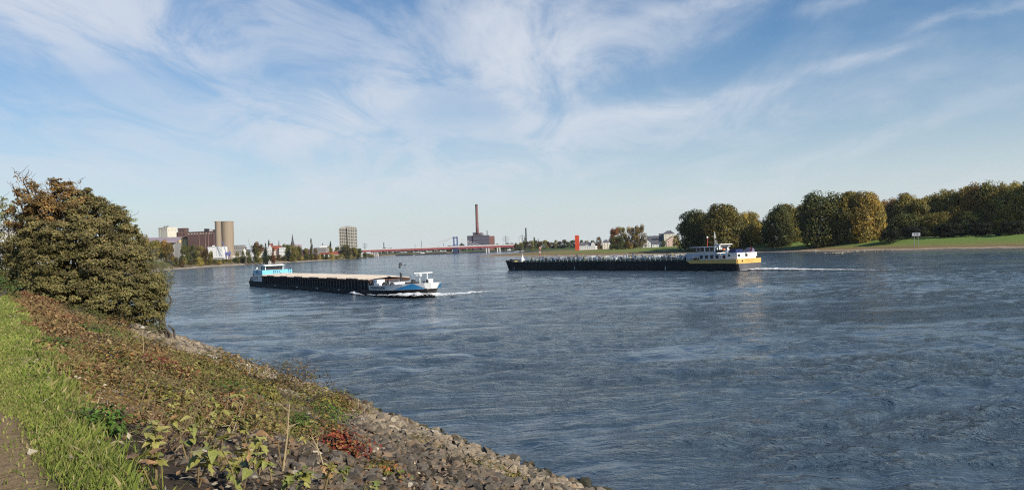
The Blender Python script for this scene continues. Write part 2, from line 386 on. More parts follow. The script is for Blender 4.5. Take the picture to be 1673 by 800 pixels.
# ------------------------------------------------------------------ the near bank: path, verge and stone slope
def prof(v): return float(np.interp(v, [-99, .55, 1.2, 15.8, 17.5, 22], [7.1, 7.1, 6.92, .62, 0, -1.8]))
def bankz(u, v): return prof(v) + (mnoise.noise((u * .35, v * .35, 0)) * .12 + mnoise.noise((u * 1.3, v * 1.3, 5)) * .04 if v > .7 else mnoise.noise((u * .6, v * .6, 2)) * .025)
def bankpt(u, v, dz=0.0):
    x, y = W(u, v); return Vector((x, y, bankz(u, v) + dz))
def cover_max(u): return float(np.interp(u, [9, 11, 13, 20, 27, 33, 37, 42, 48, 54, 62, 110], [.8, 2.0, 4.2, 6.9, 7.8, 8.6, 7.6, 5.2, 4.2, 3.6, 3.6, 3.6]))
def build_bank():
    us = np.concatenate([np.arange(-22, 3, 1.0), np.arange(3, 26, .25), np.arange(26, 60, .6), np.arange(60, 122, 2.0)])
    vs = np.concatenate([[-60, -25, -12], np.arange(-8, -1, .7), np.arange(-1, 6, .2), np.arange(6, 23, .4)])
    V_ = [tuple(bankpt(u, v)) for u in us for v in vs]; k = len(vs)
    F_ = [(i * k + j, (i + 1) * k + j, (i + 1) * k + j + 1, i * k + j + 1) for i in range(len(us) - 1) for j in range(k - 1)]
    m, g, b, out = newmat('bank_soil')
    geo = g.n('ShaderNodeNewGeometry'); p = geo.outputs['Position']
    v = g.vm('DOT_PRODUCT', p, (VX, VY, 0)); n1 = g.noise(p, .8, 5, .65); n2 = g.noise(p, 9, 5, .7); n3 = g.noise(p, 45, 3, .7)
    vw = g.m('ADD', v, g.m('MULTIPLY', g.m('SUBTRACT', n1, .5), .8))
    soil = g.ramp(n2, [(.3, (.035, .027, .02)), (.55, (.075, .058, .042)), (.75, (.13, .105, .075))])
    path = g.ramp(g.m('ADD', g.m('MULTIPLY', n2, .35), g.m('MULTIPLY', n3, .65)), [(.3, (.19, .13, .07)), (.5, (.27, .19, .105)), (.7, (.36, .27, .16))])
    turf = g.ramp(n2, [(.3, (.045, .06, .016)), (.7, (.10, .12, .03))])
    c = g.mix(g.step(vw, .15, .5), path, turf); c = g.mix(g.step(vw, .55, 1.0), c, soil)
    g.link(c, b.inputs['Base Color']); b.inputs['Roughness'].default_value = .95; b.inputs['Specular IOR Level'].default_value = .1
    bp = g.n('ShaderNodeBump'); bp.inputs['Strength'].default_value = .8; bp.inputs['Distance'].default_value = .06
    g.link(g.m('ADD', n2, g.m('MULTIPLY', n3, .4)), bp.inputs['Height']); g.link(bp.outputs[0], b.inputs['Normal'])
    o = add('riverbank', mesh_np('riverbank', V_, F_, m, smooth=True)); props(o, kind='structure'); return o
BANK = build_bank()

def stone_mats():
    m, g, b, out = newmat('riprap_stone')
    oi = g.n('ShaderNodeObjectInfo'); at = g.n('ShaderNodeAttribute', attribute_name='col')
    tc = g.n('ShaderNodeTexCoord'); geo = g.n('ShaderNodeNewGeometry'); p = geo.outputs['Position']
    n1 = g.noise(p, 5.0, 5, .7); n2 = g.noise(p, 26, 4, .7)
    c = g.vm('MULTIPLY', at.outputs['Color'], g.ramp(g.m('ADD', g.m('MULTIPLY', n1, .6), g.m('MULTIPLY', n2, .4)), [(.3, (.55, .53, .5)), (.5, (.95, .95, .95)), (.72, (1.35, 1.33, 1.28))]))
    z = g.xyz(p)[2]
    wet = g.step(g.m('ADD', z, g.m('MULTIPLY', n1, .4)), .62, .32)            # algae and wet stone along the waterline
    c = g.mix(g.m('MULTIPLY', wet, .85), c, (.022, .026, .012))
    g.link(c, b.inputs['Base Color']); b.inputs['Roughness'].default_value = .85; b.inputs['Specular IOR Level'].default_value = .3
    bp = g.n('ShaderNodeBump'); bp.inputs['Strength'].default_value = .6; bp.inputs['Distance'].default_value = .03
    g.link(n2, bp.inputs['Height']); g.link(bp.outputs[0], b.inputs['Normal'])
    return m
STONE = stone_mats()
def hull_pts(n, seed):
    r = np.random.default_rng(seed); q = r.normal(size=(n, 3)); q /= np.linalg.norm(q, axis=1)[:, None]
    q = np.sign(q) * np.abs(q) ** .75; q *= r.uniform(.8, 1.05, (n, 1)) * np.array([1, .78, .58]) * .5
    bm = bmesh.new(); [bm.verts.new(p) for p in q]; r_ = bmesh.ops.convex_hull(bm, input=bm.verts[:])
    bmesh.ops.delete(bm, geom=[v for v in bm.verts if not v.link_faces], context='VERTS')
    bm.verts.index_update(); vs = np.array([v.co[:] for v in bm.verts]); fs = [[v.index for v in f.verts] for f in bm.faces]; bm.free(); return vs, np.array(fs)
HULLS = [hull_pts(9 + i % 4, 100 + i) for i in range(10)]
def build_stones():
    pal_dark = np.array([[.135, .108, .078], [.10, .085, .066], [.175, .135, .095], [.12, .105, .088], [.20, .14, .092], [.085, .07, .052]])
    pal_tan = np.array([[.27, .215, .15], [.21, .17, .12], [.30, .245, .175], [.17, .145, .11], [.24, .18, .12], [.33, .28, .205]])
    S = []
    r = random.Random(5)
    def scatter(u0, u1, v0, v1, s0, s1, dens):
        n = int((u1 - u0) * (v1 - v0) * dens)
        for _ in range(n):
            u = r.uniform(u0, u1); v = r.uniform(v0, v1); s = r.uniform(s0, s1) * r.choice((.75, 1, 1, 1.3))
            bare = v > cover_max(u) or r.random() < .12
            if not bare: continue
            S.append((u, v, s))
    scatter(4, 14, 1.3, 3, .06, .14, 70); scatter(4, 20, 3, 6, .11, .22, 42); scatter(6, 24, 6, 9, .14, .27, 36)
    scatter(7, 32, 9, 13, .20, .38, 20); scatter(9, 45, 13, 17.7, .24, .52, 14); scatter(11, 45, 15, 18.0, .45, .75, 1.6)
    scatter(38, 62, 5.5, 17.8, .35, .7, 7); scatter(62, 112, 4, 17.8, .45, .9, 4)
    rows = []
    for (u, v, s) in S:
        p = bankpt(u, v); x, y = proj(p)
        vis = -40 < x < 1100 and 480 < y < 860
        if not vis: continue
        t = min(1, max(0, (v - 6.0) / 6.0 + (u - 30) / 30 + r.uniform(-.35, .35)))
        col = np.array(pal_dark[r.randrange(6)]) * (1 - t) + np.array(pal_tan[r.randrange(6)]) * t
        if r.random() < .012: col = np.array([.48, .43, .35])
        px = s * F / p.y if -10 < x < 1020 and 520 < y < 800 else 0
        rows.append((px, u, v, s, p, col * r.uniform(.75, 1.2)))
    rows.sort(key=lambda q: -q[0])
    AV, AF, AC = [], [], []; base = 0
    for i, (px, u, v, s, p, col) in enumerate(rows):
        hv, hf = HULLS[r.randrange(10)]
        e = Matrix.Rotation(r.uniform(0, 6.28), 3, 'Z') @ Matrix.Rotation(r.uniform(-.5, .5), 3, 'X') @ Matrix.Rotation(r.uniform(-.5, .5), 3, 'Y')
        loc = p + Vector((0, 0, s * r.uniform(-.02, .2)))
        co = (hv * s) @ np.array(e).T
        if i < 300:
            o = add('stone', mesh_np('stone', co, hf.tolist(), STONE, col=np.tile(col, (len(co), 1))), BANK, loc=loc)
        else:
            AV.append(co + np.array(loc)); AF.append(hf + base); AC.append(np.tile(col, (len(co), 1))); base += len(co)
    o = add('riprap', mesh_np('riprap', np.vstack(AV), np.vstack(AF), STONE, col=np.vstack(AC)), BANK); o['kind'] = 'stuff'
    print('stones', len(rows))
build_stones()

# ------------------------------------------------------------------ leaves
def leaf_geo(Cn, N, S, asp=0.55, fold=0.18, up=None):
    """one folded diamond-shaped leaf per row of Cn; returns verts, faces"""
    n = len(Cn); N = N / np.maximum(np.linalg.norm(N, axis=1), 1e-6)[:, None]
    t = RNG.normal(size=(n, 3)) if up is None else up + RNG.normal(size=(n, 3)) * .35
    t -= N * (t * N).sum(1)[:, None]; t /= np.maximum(np.linalg.norm(t, axis=1), 1e-6)[:, None]
    b = np.cross(N, t); S = S[:, None]
    V_ = np.stack([Cn - t * S * .5, Cn + b * S * asp * .5 + N * S * fold, Cn + t * S * .5, Cn - b * S * asp * .5 + N * S * fold], 1).reshape(-1, 3)
    F_ = np.arange(n * 4).reshape(-1, 4)
    return V_, F_
def sphere_dirs(n):
    q = RNG.normal(size=(n, 3)); return q / np.linalg.norm(q, axis=1)[:, None]
def clumps(blobs, per, size, jitter=.8, shell=.35):
    """leaves over the surface and a little inside of every blob (cx, cy, cz, rx, rz)"""
    Cs, Ns, Ss, Id = [], [], [], []
    for i, (x, y, z, rx, rz) in enumerate(blobs):
        n = max(6, int(per * rx * rx)); d = sphere_dirs(n); rad = 1 - RNG.random(n) ** 1.6 * shell
        c = d * np.array([rx, rx, rz]) * rad[:, None] + np.array([x, y, z])
        Cs.append(c); Ns.append(d + RNG.normal(size=(n, 3)) * jitter * .34 + np.array([0, 0, .2])); Ss.append(RNG.uniform(.7, 1.3, n) * size); Id.append(np.full(n, i))
    return np.vstack(Cs), np.vstack(Ns), np.concatenate(Ss), np.concatenate(Id)
def crown_mesh(name, shape, seed, nblob=60, per=None, leaf=.035, spread=1.0, yel=.35):
    """a crown one unit high and about one unit wide"""
    r = np.random.default_rng(seed); B = []
    while len(B) < nblob:
        if shape == 'round':
            d = r.normal(size=3); d /= np.linalg.norm(d); k = r.uniform(.45, .84); R_ = r.uniform(.09, .17)
            x, y, z = d[0] * .42 * k, d[1] * .42 * k, .56 + d[2] * .40 * k
        elif shape == 'full':                       # foliage down to the ground
            z = r.uniform(.07, .93); w = .46 * min(1, (1.02 - z) * 2.3) ** .55 * (.86 + .14 * min(1, z * 4)); a = r.uniform(0, 6.283); k = r.uniform(.45, .86); R_ = r.uniform(.085, .15)
            x, y = math.cos(a) * w * k, math.sin(a) * w * k
        elif shape == 'poplar':
            z = r.uniform(.08, .97); w = .42 * math.sin(math.pi * min(.98, z * .86 + .12)) ** .8; a = r.uniform(0, 6.283); k = r.uniform(.2, .8); R_ = r.uniform(.13, .22) * (.5 + w)
            x, y = math.cos(a) * w * k, math.sin(a) * w * k
        elif shape == 'conifer':
            z = r.uniform(.04, .98); w = .46 * (1 - z) + .02; a = r.uniform(0, 6.283); k = r.uniform(.4, .95); R_ = .05 + .13 * (1 - z)
            x, y = math.cos(a) * w * k, math.sin(a) * w * k
        elif shape == 'bush':
            z = r.uniform(.05, .8); w = .5 * math.sqrt(max(.02, 1 - (z / .95) ** 2)); a = r.uniform(0, 6.283); k = r.uniform(.2, .85); R_ = r.uniform(.12, .2)
            x, y = math.cos(a) * w * k, math.sin(a) * w * k
        B.append((x, y, z, R_ * spread, R_ * spread * .85))
    per = per or 7500
    c, n, s, i = clumps(B, per, leaf)
    V_, F_ = leaf_geo(c, n, s, .8, .12)
    val = r.uniform(.6, 1.45, len(B))[i] * r.uniform(.8, 1.25, len(c)); ye = np.clip(r.uniform(-.3, 1.1, len(B))[i] * yel + r.uniform(-.15, .25, len(c)), 0, 1)
    col = np.repeat(np.stack([val, ye, ye * 0], 1), 4, 0)
    return mesh_np(name, V_, F_, LEAF, col=col)
def trunk_mesh(name, seed, h=.5, r0=.035, limbs=6, spread=.3):
    r = random.Random(seed); mb = MB()
    top = Vector((r.uniform(-.03, .03), r.uniform(-.03, .03), h))
    mb.tube([(0, 0, -.03), (0, 0, .04), top * .5, top, top * 1.5], [r0 * 1.35, r0, r0 * .8, r0 * .6, r0 * .2], 8)
    for k in range(limbs):
        a = k * 6.283 / limbs + r.uniform(-.4, .4); z = h * r.uniform(.35, .95); L = r.uniform(.6, 1) * spread
        p0 = Vector((0, 0, z)); p1 = p0 + Vector((math.cos(a) * L * .5, math.sin(a) * L * .5, L * .45)); p2 = p0 + Vector((math.cos(a) * L, math.sin(a) * L, L * 1.1))
        mb.tube([p0, p1, p2], [r0 * .45, r0 * .3, r0 * .1], 6)
    return mb.mesh(name, BARK, True)
CROWN = {
    'big': [crown_mesh('crown', 'full', 20 + i, 105, 5200, .040, 1.22, .55) for i in range(6)],
    'round': [crown_mesh('crown', 'round', 40 + i, 46, 5200, .045, 1.1) for i in range(4)],
    'full': [crown_mesh('crown', 'full', 60 + i, 46, 5000, .046, 1.15) for i in range(3)],
    'poplar': [crown_mesh('crown', 'poplar', 70 + i, 40, 3500, .05) for i in range(2)],
    'conifer': [crown_mesh('crown', 'conifer', 80, 60, 4500, .045)],
    'bush': [crown_mesh('crown', 'bush', 90 + i, 34, 3200, .055, 1.1) for i in range(3)],
}
TRUNK = [trunk_mesh('trunk', 7 + i) for i in range(3)]
def tree(px0, px1, ytop, d, kind, col, label, cat='tree', group=None, name=None, base=None, depth=1.0, k=None, sink=0.0):
    """a tree seen between photograph columns px0 and px1 with its top at ytop, d metres north, standing on the ground there"""
    xc = (px0 + px1) / 2
    g_ = P(xc, 405, d); gz = ground(g_.x, d) if base is None else base
    x = P(xc, 0.5 * (ytop + 410), d).x; top = P(xc, ytop, d).z; w = (px1 - px0) * d / F; h = max(1.5, top - gz)
    o = empty(name or {'conifer': 'conifer', 'poplar': 'poplar', 'bush': 'shrub'}.get(kind, 'broadleaf_tree'), (x, d, gz - sink), random.uniform(0, 6.28), label, cat, group)
    L = CROWN[kind]; me = L[random.randrange(len(L)) if k is None else k]
    c = add('crown', me, o, scale=(w, w * depth, h)); v = random.uniform(.88, 1.14); c.color = (col[0] * v, col[1] * v, col[2] * v, 1)
    add('trunk', TRUNK[random.randrange(3)], o, scale=(min(w, h) * (.8 if kind != 'bush' else .4),) * 2 + (h,))
    return o
OLIVE, DKGREEN, GREEN, AUTUMN, YELG, RUSTY, CONIF = (.19, .182, .052), (.085, .102, .034), (.09, .125, .034), (.25, .175, .055), (.27, .245, .072), (.16, .07, .03), (.026, .042, .02)

# ------------------------------------------------------------------ boats
def hull_band(st, z_of, name, mat, parent, deck=None):
    """st: stations (x, half beam at bottom, half beam at top); z_of(i) -> bottom, top; closed side band, optional deck lid"""
    vs, fs = [], []; n = len(st)
    for i, (x, hb, ht) in enumerate(st):
        z0, z1 = z_of(i)
        vs += [(x, -hb, z0), (x, -ht, z1), (x, ht, z1), (x, hb, z0)]
    for i in range(n - 1):
        a, b = i * 4, i * 4 + 4
        fs += [(a, b, b + 1, a + 1), (a + 2, b + 2, b + 3, a + 3)]
        if deck: fs.append((a + 1, b + 1, b + 2, a + 2))
        fs.append((a + 3, b + 3, b, a))
    fs += [(0, 1, 2, 3), (4 * n - 1, 4 * n - 2, 4 * n - 3, 4 * n - 4)]
    return add(name, mesh_np(name, vs, fs, mat), parent)
def text(body, size, mat, parent, loc, rot, name='lettering', ext=.01):
    cu = bpy.data.curves.new(name, 'FONT'); cu.body = body; cu.size = size; cu.align_x = 'CENTER'; cu.align_y = 'CENTER'; cu.extrude = ext
    t = bpy.data.objects.new('t', cu); C.objects.link(t); bpy.context.view_layer.update()
    me = bpy.data.meshes.new_from_object(t.evaluated_get(bpy.context.evaluated_depsgraph_get())); bpy.data.objects.remove(t)
    me.materials.clear(); me.materials.append(mat); o = add(name, me, parent, loc=loc); o.rotation_euler = rot; return o
NAVY = paint('navy_letter', (.01, .02, .09), .5, .1); LBLUE = paint('light_blue_paint', (.20, .58, .78), .4, .08, .8); BLUE = paint('bow_blue', (.012, .25, .55), .35, .08, .8)
BEIGE = paint('hatch_beige', (.58, .50, .41), .6, .14, .35, dirt=(.46, .37, .29)); RUST = paint('rusty_brown', (.09, .045, .035), .8, .35, .8); COAM = paint('coaming_steel', (.040, .043, .05), .55, .45, .5, dirt=(.075, .06, .055), streak=True)
YELLOW = paint('yellow_paint', (.72, .46, .13), .6, .12, .6, dirt=(.52, .33, .10)); REDP = paint('red_paint', (.45, .05, .03), .5, .1); GREYH = paint('stern_grey', (.10, .10, .115), .5, .2)
LGREY = paint('pale_grey_and_shade', (.50, .53, .57), .45, .06, .4); ORANGE = paint('orange_paint', (.8, .22, .07), .5, .1); TANK = paint('tank_white', (.66, .67, .66), .4, .12, .6); GREENP = paint('deck_green', (.06, .12, .07), .6, .2)

def rail(parent, pts, h=1.0, mat=None, r=.035):
    mb = MB()
    for a, b in zip(pts, pts[1:]):
        a, b = Vector(a), Vector(b); n = max(1, int((b - a).length / 2.2))
        for i in range(n + 1):
            q = a.lerp(b, i / n); mb.tube([q, q + Vector((0, 0, h))], r, 5)
        for z in (h, h * .5): mb.tube([a + Vector((0, 0, z)), b + Vector((0, 0, z))], r, 5)
    return mb.build('railing', mat or WHITE, parent)

def build_dry_barge():
    a = PG(403, 466.5); b_ = PG(703, 484)
    B = 5.0; org = a.copy()
    for _ in range(8): d = (b_ - org).normalized(); L = (b_ - org).length; port = Vector((-d.y, d.x, 0)); org = a + port * B
    o = empty('cargo_barge', org, math.atan2(d.y, d.x), 'long dark cargo barge with beige hatch covers and blue white bow', 'barge')
    # hull
    xs = [0, 1.5, 5, 14, 40, 70, L - 22, L - 14, L - 9, L - 5, L - 2, L]
    hb = [3.6, 4.4, 4.9, 5, 5, 5, 5, 4.9, 4.2, 2.9, 1.3, .35]
    ht = [4.2, 4.7, 5, 5, 5, 5, 5, 5, 4.75, 3.9, 2.5, 1.2]
    z1 = [1.5, 1.5, 1.35, 1.1, 1.1, 1.1, 1.1, 1.15, 1.25, 1.4, 1.55, 1.6]
    st = [(x + (0 if i < 9 else (i - 8) * .25), p, q) for i, (x, p, q) in enumerate(zip(xs, hb, ht))]
    hull = hull_band(st, lambda i: (-.6, z1[i]), 'hull', BLACK, o, True)
    # white bulwark around the fore ship with the name, and the blue wedge on the stem
    bst = [(L - 17.42, 5.02, 5.08), (L - 13.40, 5.02, 5.1), (L - 9.38, 5.02, 5.15), (L - 6.03, 4.78, 5.0), (L - 3.35, 3.95, 4.35), (L - 1.34, 2.55, 3.0), (L + .6, 1.2, 1.6), (L + 1.4, .3, .5)]
    bz = [(1.12, 1.95), (1.14, 2.02), (1.18, 2.15), (1.3, 2.32), (1.4, 2.5), (1.45, 2.6), (1.5, 2.64), (1.55, 2.64)]
    bw = hull_band(bst, lambda i: bz[i], 'bulwark', WHITE, o, True)
    for s in (-1, 1):
        mb = MB(); e = .07
        A, B1, Bm, C1, D1, T1 = ((L - 6.0, s * (4.8 + e), 1.33), (L - 3.35, s * (3.97 + e), 1.43), (L - 3.3, s * (4.17 + e), 1.98), (L - 1.3, s * (2.6 + e), 1.48), (L + .66, s * (1.24 + e), 1.53), (L - 1.28, s * (3.04 + e), 2.58))
        mb.quad(A, B1, Bm).quad(B1, C1, T1, Bm).quad(C1, D1, T1)
        mb.build('bow_wedge', BLUE, bw)
        text('WALBURGLAND', 1.0, DARK, bw, (L - 12.86, s * 5.14, 1.66), (math.pi / 2, -.018, 0) if s < 0 else (math.pi / 2, .018, math.pi))
    # hold: coaming wall, stiffeners, recesses and hatch covers in two heights
    x0, x1 = 15.0, L - 18.09
    hold = MB().box(x0, x1, -4.35, 4.35, 1.1, 2.75).build('coaming', COAM, o)
    n = 44
    sm = MB().box(-.09, .09, -.16, .16, 1.1, 2.7).mesh('stiffener', COAM)
    for k in range(n):
        x = x0 + .5 + (x1 - x0 - 1) * k / (n - 1)
        for s in (-1, 1): add('stiffener', sm, hold, loc=(x, s * 4.5, 0))
    MB().box(x0 - .1, x1 + .1, -4.7, 4.7, 2.75, 2.92).build('coaming_rail', RUST, hold)
    nc = 13; w = (x1 - x0) / nc
    for k in range(nc):
        zb = 2.95 + (.15 if k % 2 else .0); c0 = x0 + k * w - (.25 if k % 2 else 0); c1 = x0 + (k + 1) * w + (.25 if k % 2 else 0)
        nr = 9; pr = []
        for i in range(nr * 4 + 1):                                   # corrugated lid, cambered across the ship
            x = c0 + (c1 - c0) * i / (nr * 4); pr.append((x, (0, .16, .16, 0)[i % 4]))
        vs, fs = [], []; ys = [-4.75, -3.2, 0, 3.2, 4.75]; cam_ = [0, .22, .42, .22, 0]
        for x, q in pr:
            for y, cz in zip(ys, cam_): vs.append((x, y, zb + .18 + q + cz))
        for i in range(len(pr) - 1):
            for j in range(4): fs.append((i * 5 + j, i * 5 + 5 + j, i * 5 + 6 + j, i * 5 + 1 + j))
        nv = len(vs); vs += [(x, s * 4.75, zb - .12) for s in (-1, 1) for x in (c0, c1)]
        hc = add('hatch_cover', mesh_np('hatch_cover', vs, fs, BEIGE), o)
        MB().box(c0, c1, -4.80, -4.70, zb - .1, zb + .17).box(c0, c1, 4.70, 4.80, zb - .1, zb + .17).box(c0, c0 + .1, -4.7, 4.7, zb, zb + .2).box(c1 - .1, c1, -4.7, 4.7, zb, zb + .2).build('hatch_skirt', RUST, hc)
    for k, x in enumerate((28.5, 47, 62, 76)): MB().box(x, x + 1.1, -5.06, -4.98, .62, .8).build('hull_mark', WHITE, hull)
    # fore deck
    hs = MB().box(L - 17.76, L - 13.74, -4.3, 4.3, 1.1, 2.45).build('fore_house', WHITE, o)
    MB().box(L - 17.69, L - 16.48, -4.36, -4.28, 1.5, 2.6).build('door', DARK, hs)
    MB().box(L - 17.82, L - 15.75, -3.9, -2.2, 2.45, 3.15).build('hatch_box', WHITE, hs)
    for x in (L - 12.73, L - 10.99, L - 9.11): MB().box(x, x + .7, -4.2, -3.4, 1.6, 2.5).lathe([(.3, 2.5), (.38, 2.6), (.26, 2.75)], x + .35, -3.8, 8).build('bollard', DARK, o)
    MB().box(L - 12.40, L - 8.04, -3.6, 3.6, 1.5, 2.2).build('winch_deck', WHITE, o)
    MB().lathe([(.5, 2.2), (.5, 3.0), (.2, 3.1)], L - 7.04, 0, 10).box(L - 7.50, L - 6.57, -1.6, 1.6, 2.0, 2.7).build('windlass', DARK, o)
    MB().lathe([(.2, 2.7), (.2, 4.0), (.26, 4.05), (.26, 4.2)], L - 14.20, .8, 10).build('exhaust_post', DARK, o)
    MB().lathe([(.12, 2.9), (.12, 4.2), (.2, 4.3)], L - 19.10, 3, 8).build('stern_light_post', DARK, o)
    bm = MB(); bm.tube([(L - 8.24, 1, 2.9), (L - 12.86, 1.0, 6.0)], [.12, .07], 6); bm.tube([(L - 12.19, 1, 5.9), (L - 14.87, 1, 5.8)], .05, 5); bm.tube([(L - 12.86, 1, 6.0), (L - 11.66, 1, 6.05)], .06, 5)
    boom = bm.build('boom', GREYP, o)
    MB().prism([(L - 15.01, 5.8), (L - 14.34, 5.85), (L - 14.74, 6.5)], .7, 1.3).build('cone_signal', DARK, boom)
    MB().lathe([(.05, 5.3), (.22, 5.4), (.22, 5.6), (.05, 5.7)], L - 15.14, 1, 8).build('lamp', DARK, boom)
    mm = MB(); mm.tube([(L - 2.95, -.6, 2.3), (L - 2.95, -.6, 4.4)], .09, 8); mm.tube([(L - 2.95, 1.0, 2.3), (L - 2.95, 1.0, 4.4)], .1, 8)
    mm.box(L - 3.15, L - 2.75, -1.9, 2.1, 4.4, 4.58)
    mast = mm.build('bow_mast', WHITE, o)
    MB().lathe([(.1, 3.7), (.32, 3.95), (.32, 4.2), (.2, 4.3)], L - 2.68, -.6, 10).build('radar_drum', WHITE, mast)
    MB().box(L - 3.08, L - 2.81, -1.6, -.8, 4.0, 4.1).build('lamp_bracket', WHITE, mast)
    st_ = MB().box(L - 2.68, L - 1.47, .5, 1.5, 2.4, 3.3).build('bow_locker', WHITE, o); MB().box(L - 2.41, L - 1.74, .44, .52, 2.6, 3.1).build('window', GLASS, st_)
    for y in (-1.2, -.4): MB().lathe([(.2, 2.6), (.2, 2.95), (.28, 3.05)], L - 0.13, y, 8).build('bow_bollard', DARK, o)
    rail(o, [(L - 8.04, -4.7, 2.4), (L - 4.69, -4.2, 2.7)], .7)
    # stern: deckhouse with the light blue band, wheelhouse, arch and funnel
    dh = MB().box(5.6, 14.9, -4.3, 4.3, 1.4, 3.5).build('deckhouse', WHITE, o)
    band = MB().box(5.5, 15.0, -4.4, 4.4, 3.5, 4.75).build('blue_band', LBLUE, dh)
    text('MTC', 1.25, NAVY, band, (10.0, -4.42, 4.1), (math.pi / 2, 0, 0)); text('MTC', 1.25, NAVY, band, (15.02, 0, 4.1), (math.pi / 2, 0, math.pi / 2))
    for x in (6.4, 8.6): MB().box(x, x + 1.0, -4.36, -4.28, 1.9, 2.9).build('window', GLASS, dh)
    wh = MB(); 
    for x in (7.6, 9.1, 10.7, 12.0): 
        for y in (-2.6, 2.6): wh.box(x - .1, x + .1, y - .1, y + .1, 4.75, 5.9)
    wheel = wh.build('wheelhouse', WHITE, o)
    MB().box(7.7, 11.9, -2.5, 2.5, 4.76, 5.05).build('wheelhouse_wall', RUST, wheel)
    for x, w_ in ((7.75, 1.25), (9.25, 1.35), (10.85, 1.05)):
        for y in (-2.56, 2.5): MB().box(x, x + w_, y, y + .06, 5.05, 5.85).build('window', GLASS, wheel)
    MB().box(11.9, 11.96, -2.4, 2.4, 5.05, 5.85).build('window', GLASS, wheel)
    MB().box(7.2, 11.4, -2.9, 2.9, 6.1, 6.3).box(8.0, 12.7, -2.9, 2.9, 5.9, 6.1).build('wheelhouse_roof', WHITE, wheel)
    for x, h in ((8.2, 7.3), (9.2, 7.7), (10.3, 7.4)): MB().tube([(x, -.5, 6.2), (x, -.5, h)], [.045, .03], 6).build('antenna', WHITE, wheel)
    ar = MB().box(4.6, 4.9, -3.2, -2.9, 2.8, 5.3).box(2.9, 4.9, -3.25, -2.85, 5.3, 5.5).box(3.2, 3.4, -3.15, -2.95, 4.4, 5.3).build('boat_davit', WHITE, o)
    dn = MB(); dn.tube([(.4, -2.6, 3.5), (1.0, -2.6, 3.4), (3.4, -2.6, 3.4), (3.9, -2.6, 3.5)], [.35, .85, .85, .5], 10); dn.build('dinghy', DARK, o, True)
    MB().box(1.6, 5.2, -4.0, 4.0, 1.4, 2.6).build('stern_house', GREYP, o); MB().box(.2, 1.0, -4.0, -3.2, 1.4, 2.3).lathe([(.4, 2.3), (.4, 2.7)], -.2, -3.2, 8).build('stern_bollard', DARK, o)
    MB().tube([(15.6, 3.6, 2.7), (15.9, 3.6, 5.4)], .07, 6).prism([(15.7, 5.3), (16.2, 5.3), (15.95, 5.9)], 3.45, 3.8).build('signal_post', NAVY, o)
    return o, d, L, B, org
BARGE1 = build_dry_barge()

